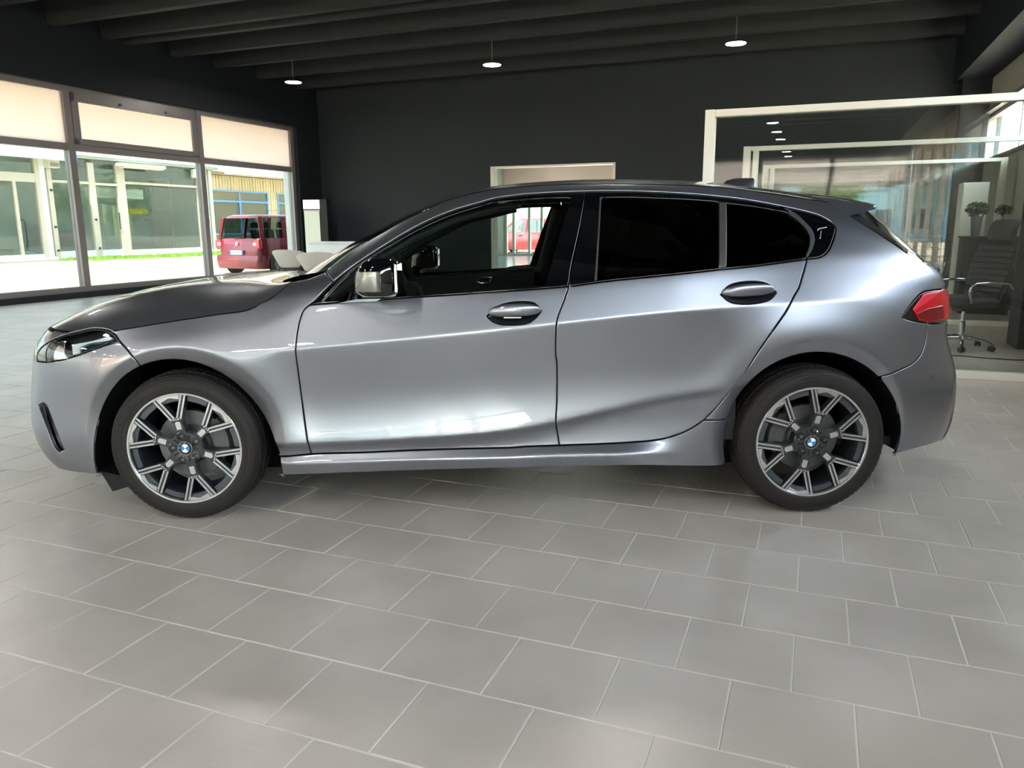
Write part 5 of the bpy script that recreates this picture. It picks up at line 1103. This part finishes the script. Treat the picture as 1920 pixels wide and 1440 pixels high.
swo = sw.xf(Matrix.Translation((-.40, -.37, .93)) @ Matrix.Rotation(math.radians(-24), 4, 'Y')).build('steering_wheel', m_int, CAR, smooth=1)
MB().tube([(-.41, -.37, .92), (-.62, -.37, .83)], .035, 10).build('steering_column', m_int, CAR, smooth=1)
for s_, fd in ((-1, fdoor[0]), (1, fdoor[1])):
    MB().loft([[(x, s_ * (float(W(x, .6)) - .06), .28), (x, s_ * (float(W(x, .6)) - .09), .6), (x, s_ * (float(W(x, .9)) - .07), float(crv(x, ZK)) - .025), (x, s_ * (float(W(x, .9)) - .035), float(crv(x, ZK)) - .02)] for x in np.linspace(-.70, .22, 14)], False, False).build('door_card', m_int, fd, smooth=1)
    MB().tube([(-.05, s_ * .785, .92), (-.10, s_ * .765, .925), (-.15, s_ * .765, .905), (-.11, s_ * .765, .885), (-.06, s_ * .785, .89)], .006, 6, closed=True).build('inner_handle', m_silver, fd, smooth=1)
for s_, rd in ((-1, rdoor[0]), (1, rdoor[1])):
    MB().loft([[(x, s_ * (float(W(x, .6)) - .06), .32), (x, s_ * (float(W(x, .6)) - .09), .6), (x, s_ * (float(W(x, .95)) - .07), float(crv(x, ZK)) - .025), (x, s_ * (float(W(x, .95)) - .035), float(crv(x, ZK)) - .02)] for x in np.linspace(.3, 1.02, 12)], False, False).build('door_card', m_int, rd, smooth=1)
MB().box(-.95, 1.9, -.72, .72, .26, .30).build('cabin_floor', m_int, CAR); MB().box(1.25, 1.78, -.62, .62, .88, .91).build('parcel_shelf', m_int, CAR)
MB().box(-.35, .25, -.11, .11, .3, .62, .02).build('centre_console', m_int, CAR)
MB().box(-.38, -.35, -.12, .12, 1.27, 1.33, .01).build('inner_mirror', m_gloss, CAR)
for s_ in (-1, 1):          # inner pillar trims
    MB().tube([(.26, s_ * .76, .96), (.31, s_ * .68, 1.15), (.35, s_ * .55, 1.34)], .035, 8).build('pillar_trim', mat('pillar_grey', '34373a', .7), CAR, smooth=1)
    MB().tube([(-.72, s_ * .77, .95), (-.45, s_ * .64, 1.15), (-.2, s_ * .55, 1.27), (.1, s_ * .53, 1.34)], .028, 8).build('pillar_trim', mat('pillar_grey'), CAR, smooth=1)
    MB().tube([(1.28, s_ * .70, 1.05), (1.33, s_ * .62, 1.17), (1.25, s_ * .53, 1.30)], .05, 8).build('pillar_trim', mat('pillar_grey'), CAR, smooth=1)
# ================================================================== FLOOR TILES
def tile_mat():
    m = bpy.data.materials.new('grey_stoneware'); m.use_nodes = True; n = m.node_tree; b = n.nodes['Principled BSDF']
    ge = n.nodes.new('ShaderNodeNewGeometry'); vr = n.nodes.new('ShaderNodeVectorRotate'); vr.inputs['Axis'].default_value = (0, 0, 1); vr.inputs['Angle'].default_value = -TA
    n.links.new(ge.outputs['Position'], vr.inputs['Vector'])
    mp = n.nodes.new('ShaderNodeMapping'); mp.inputs['Scale'].default_value = (7, 60, 1); n.links.new(vr.outputs[0], mp.inputs['Vector'])
    n1 = n.nodes.new('ShaderNodeTexNoise'); n1.inputs['Scale'].default_value = 1; n1.inputs['Detail'].default_value = 5; n.links.new(mp.outputs[0], n1.inputs['Vector'])
    n2 = n.nodes.new('ShaderNodeTexNoise'); n2.inputs['Scale'].default_value = 2.2; n2.inputs['Detail'].default_value = 3; n.links.new(vr.outputs[0], n2.inputs['Vector'])
    cr = n.nodes.new('ShaderNodeValToRGB'); cr.color_ramp.elements[0].color = srgb('b9b1a9'); cr.color_ramp.elements[1].color = srgb('c8c0b8'); cr.color_ramp.elements[0].position = .35; cr.color_ramp.elements[1].position = .65
    n.links.new(n2.outputs[0], cr.inputs[0]); n.links.new(cr.outputs[0], b.inputs['Base Color'])
    bp = n.nodes.new('ShaderNodeBump'); bp.inputs['Strength'].default_value = .12; bp.inputs['Distance'].default_value = .004; n.links.new(n1.outputs[0], bp.inputs['Height']); n.links.new(bp.outputs[0], b.inputs['Normal'])
    b.inputs['Roughness'].default_value = .30; b.inputs['Specular IOR Level'].default_value = .5
    return m
m_tile = tile_mat()
TP = .3112; TG = .0035
_o = (-.59316 * UX - .60902 * UY, -.59316 * VX - .60902 * VY)
U0, V0 = _o
def tile_verts(cu, cv, hu, hv, t=(0, 0)):
    b = .0022; v = []
    for z, d in ((-.008, 0), (-.0022, 0), (0, b)):
        for su, sv in ((-1, -1), (1, -1), (1, 1), (-1, 1)): v.append((cu + su * (hu - d), cv + sv * (hv - d), z))
    return v
TF = [(8, 9, 10, 11)] + [(i, (i + 1) % 4, (i + 1) % 4 + 4, i + 4) for i in range(4)] + [(i + 4, (i + 1) % 4 + 4, (i + 1) % 4 + 8, i + 8) for i in range(4)]
hs = TP / 2 - TG / 2
_tm = MB().add(tile_verts(0, 0, hs, hs), TF); tme = bpy.data.meshes.new('tile'); tme.from_pydata(_tm.v, [], _tm.f); tme.materials.append(m_tile)
cells = []
for k in range(-52, 22):
    for i in range(-40, 24):
        cu = U0 + TP * (i + .5 - (.5 if k % 2 else 0)); cv = V0 - TP * (k + .5)
        if UL + .02 < cu - hs * .2 and cu + hs * .2 < UR - .02 and cv < VB - .02: cells.append((cu, cv))
def pix(p):
    q = cam_inv @ p
    return (960 + 1442 * q.x / -q.z, 720 - 1442 * q.y / -q.z, -q.z)
cam_inv = cam.matrix_world.inverted()
rank = []
for cu, cv in cells:
    pp = [pix(rm(cu + a * hs, cv + b * hs)) for a, b in ((-1, -1), (1, -1), (1, 1), (-1, 1))]
    if min(p[2] for p in pp) < .3: rank.append((0, cu, cv)); continue
    if max(p[0] for p in pp) < 0 or min(p[0] for p in pp) > 1920 or min(p[1] for p in pp) > 1440 or max(p[1] for p in pp) < 0: rank.append((0, cu, cv)); continue
    ar = abs(sum(pp[i][0] * pp[(i + 1) % 4][1] - pp[(i + 1) % 4][0] * pp[i][1] for i in range(4))) / 2
    cx = sum(p[0] for p in pp) / 4; cyy = sum(p[1] for p in pp) / 4
    w = rm(cu, cv)
    if abs(w.x) < 2.0 and -.75 < w.y < 2.6: ar *= .02      # hidden beneath and behind the car
    rank.append((ar, cu, cv))
rank.sort(reverse=True)
rt = random.Random(5)
for k, (ar, cu, cv) in enumerate(rank[:300]):
    o = bpy.data.objects.new('tile', tme); COL.objects.link(o); o.parent = fl; o.location = (cu, cv, rt.uniform(-.0006, .0006)); o.rotation_euler = (rt.uniform(-.0012, .0012), rt.uniform(-.0012, .0012), 0)
rest = MB()
for ar, cu, cv in rank[300:]:
    a, b, dz = rt.uniform(-.0012, .0012), rt.uniform(-.0012, .0012), rt.uniform(-.0006, .0006)
    h0 = max(cu - hs, UL + .002), min(cu + hs, UR - .002)
    vs = tile_verts((h0[0] + h0[1]) / 2, cv, (h0[1] - h0[0]) / 2, hs)
    rest.add([(x, y, z + dz + (x - cu) * b - (y - cv) * a) for x, y, z in vs], TF)
me = bpy.data.meshes.new('tile_field'); me.from_pydata(rest.v, [], rest.f); me.materials.append(m_tile)
o = bpy.data.objects.new('tile_field', me); COL.objects.link(o); o.parent = fl; tag(o, kind='stuff')
fr_floor = MB().box(UL, UR, VF, -6.2, -.004, -.0005).build('front_floor', m_tile, fl)
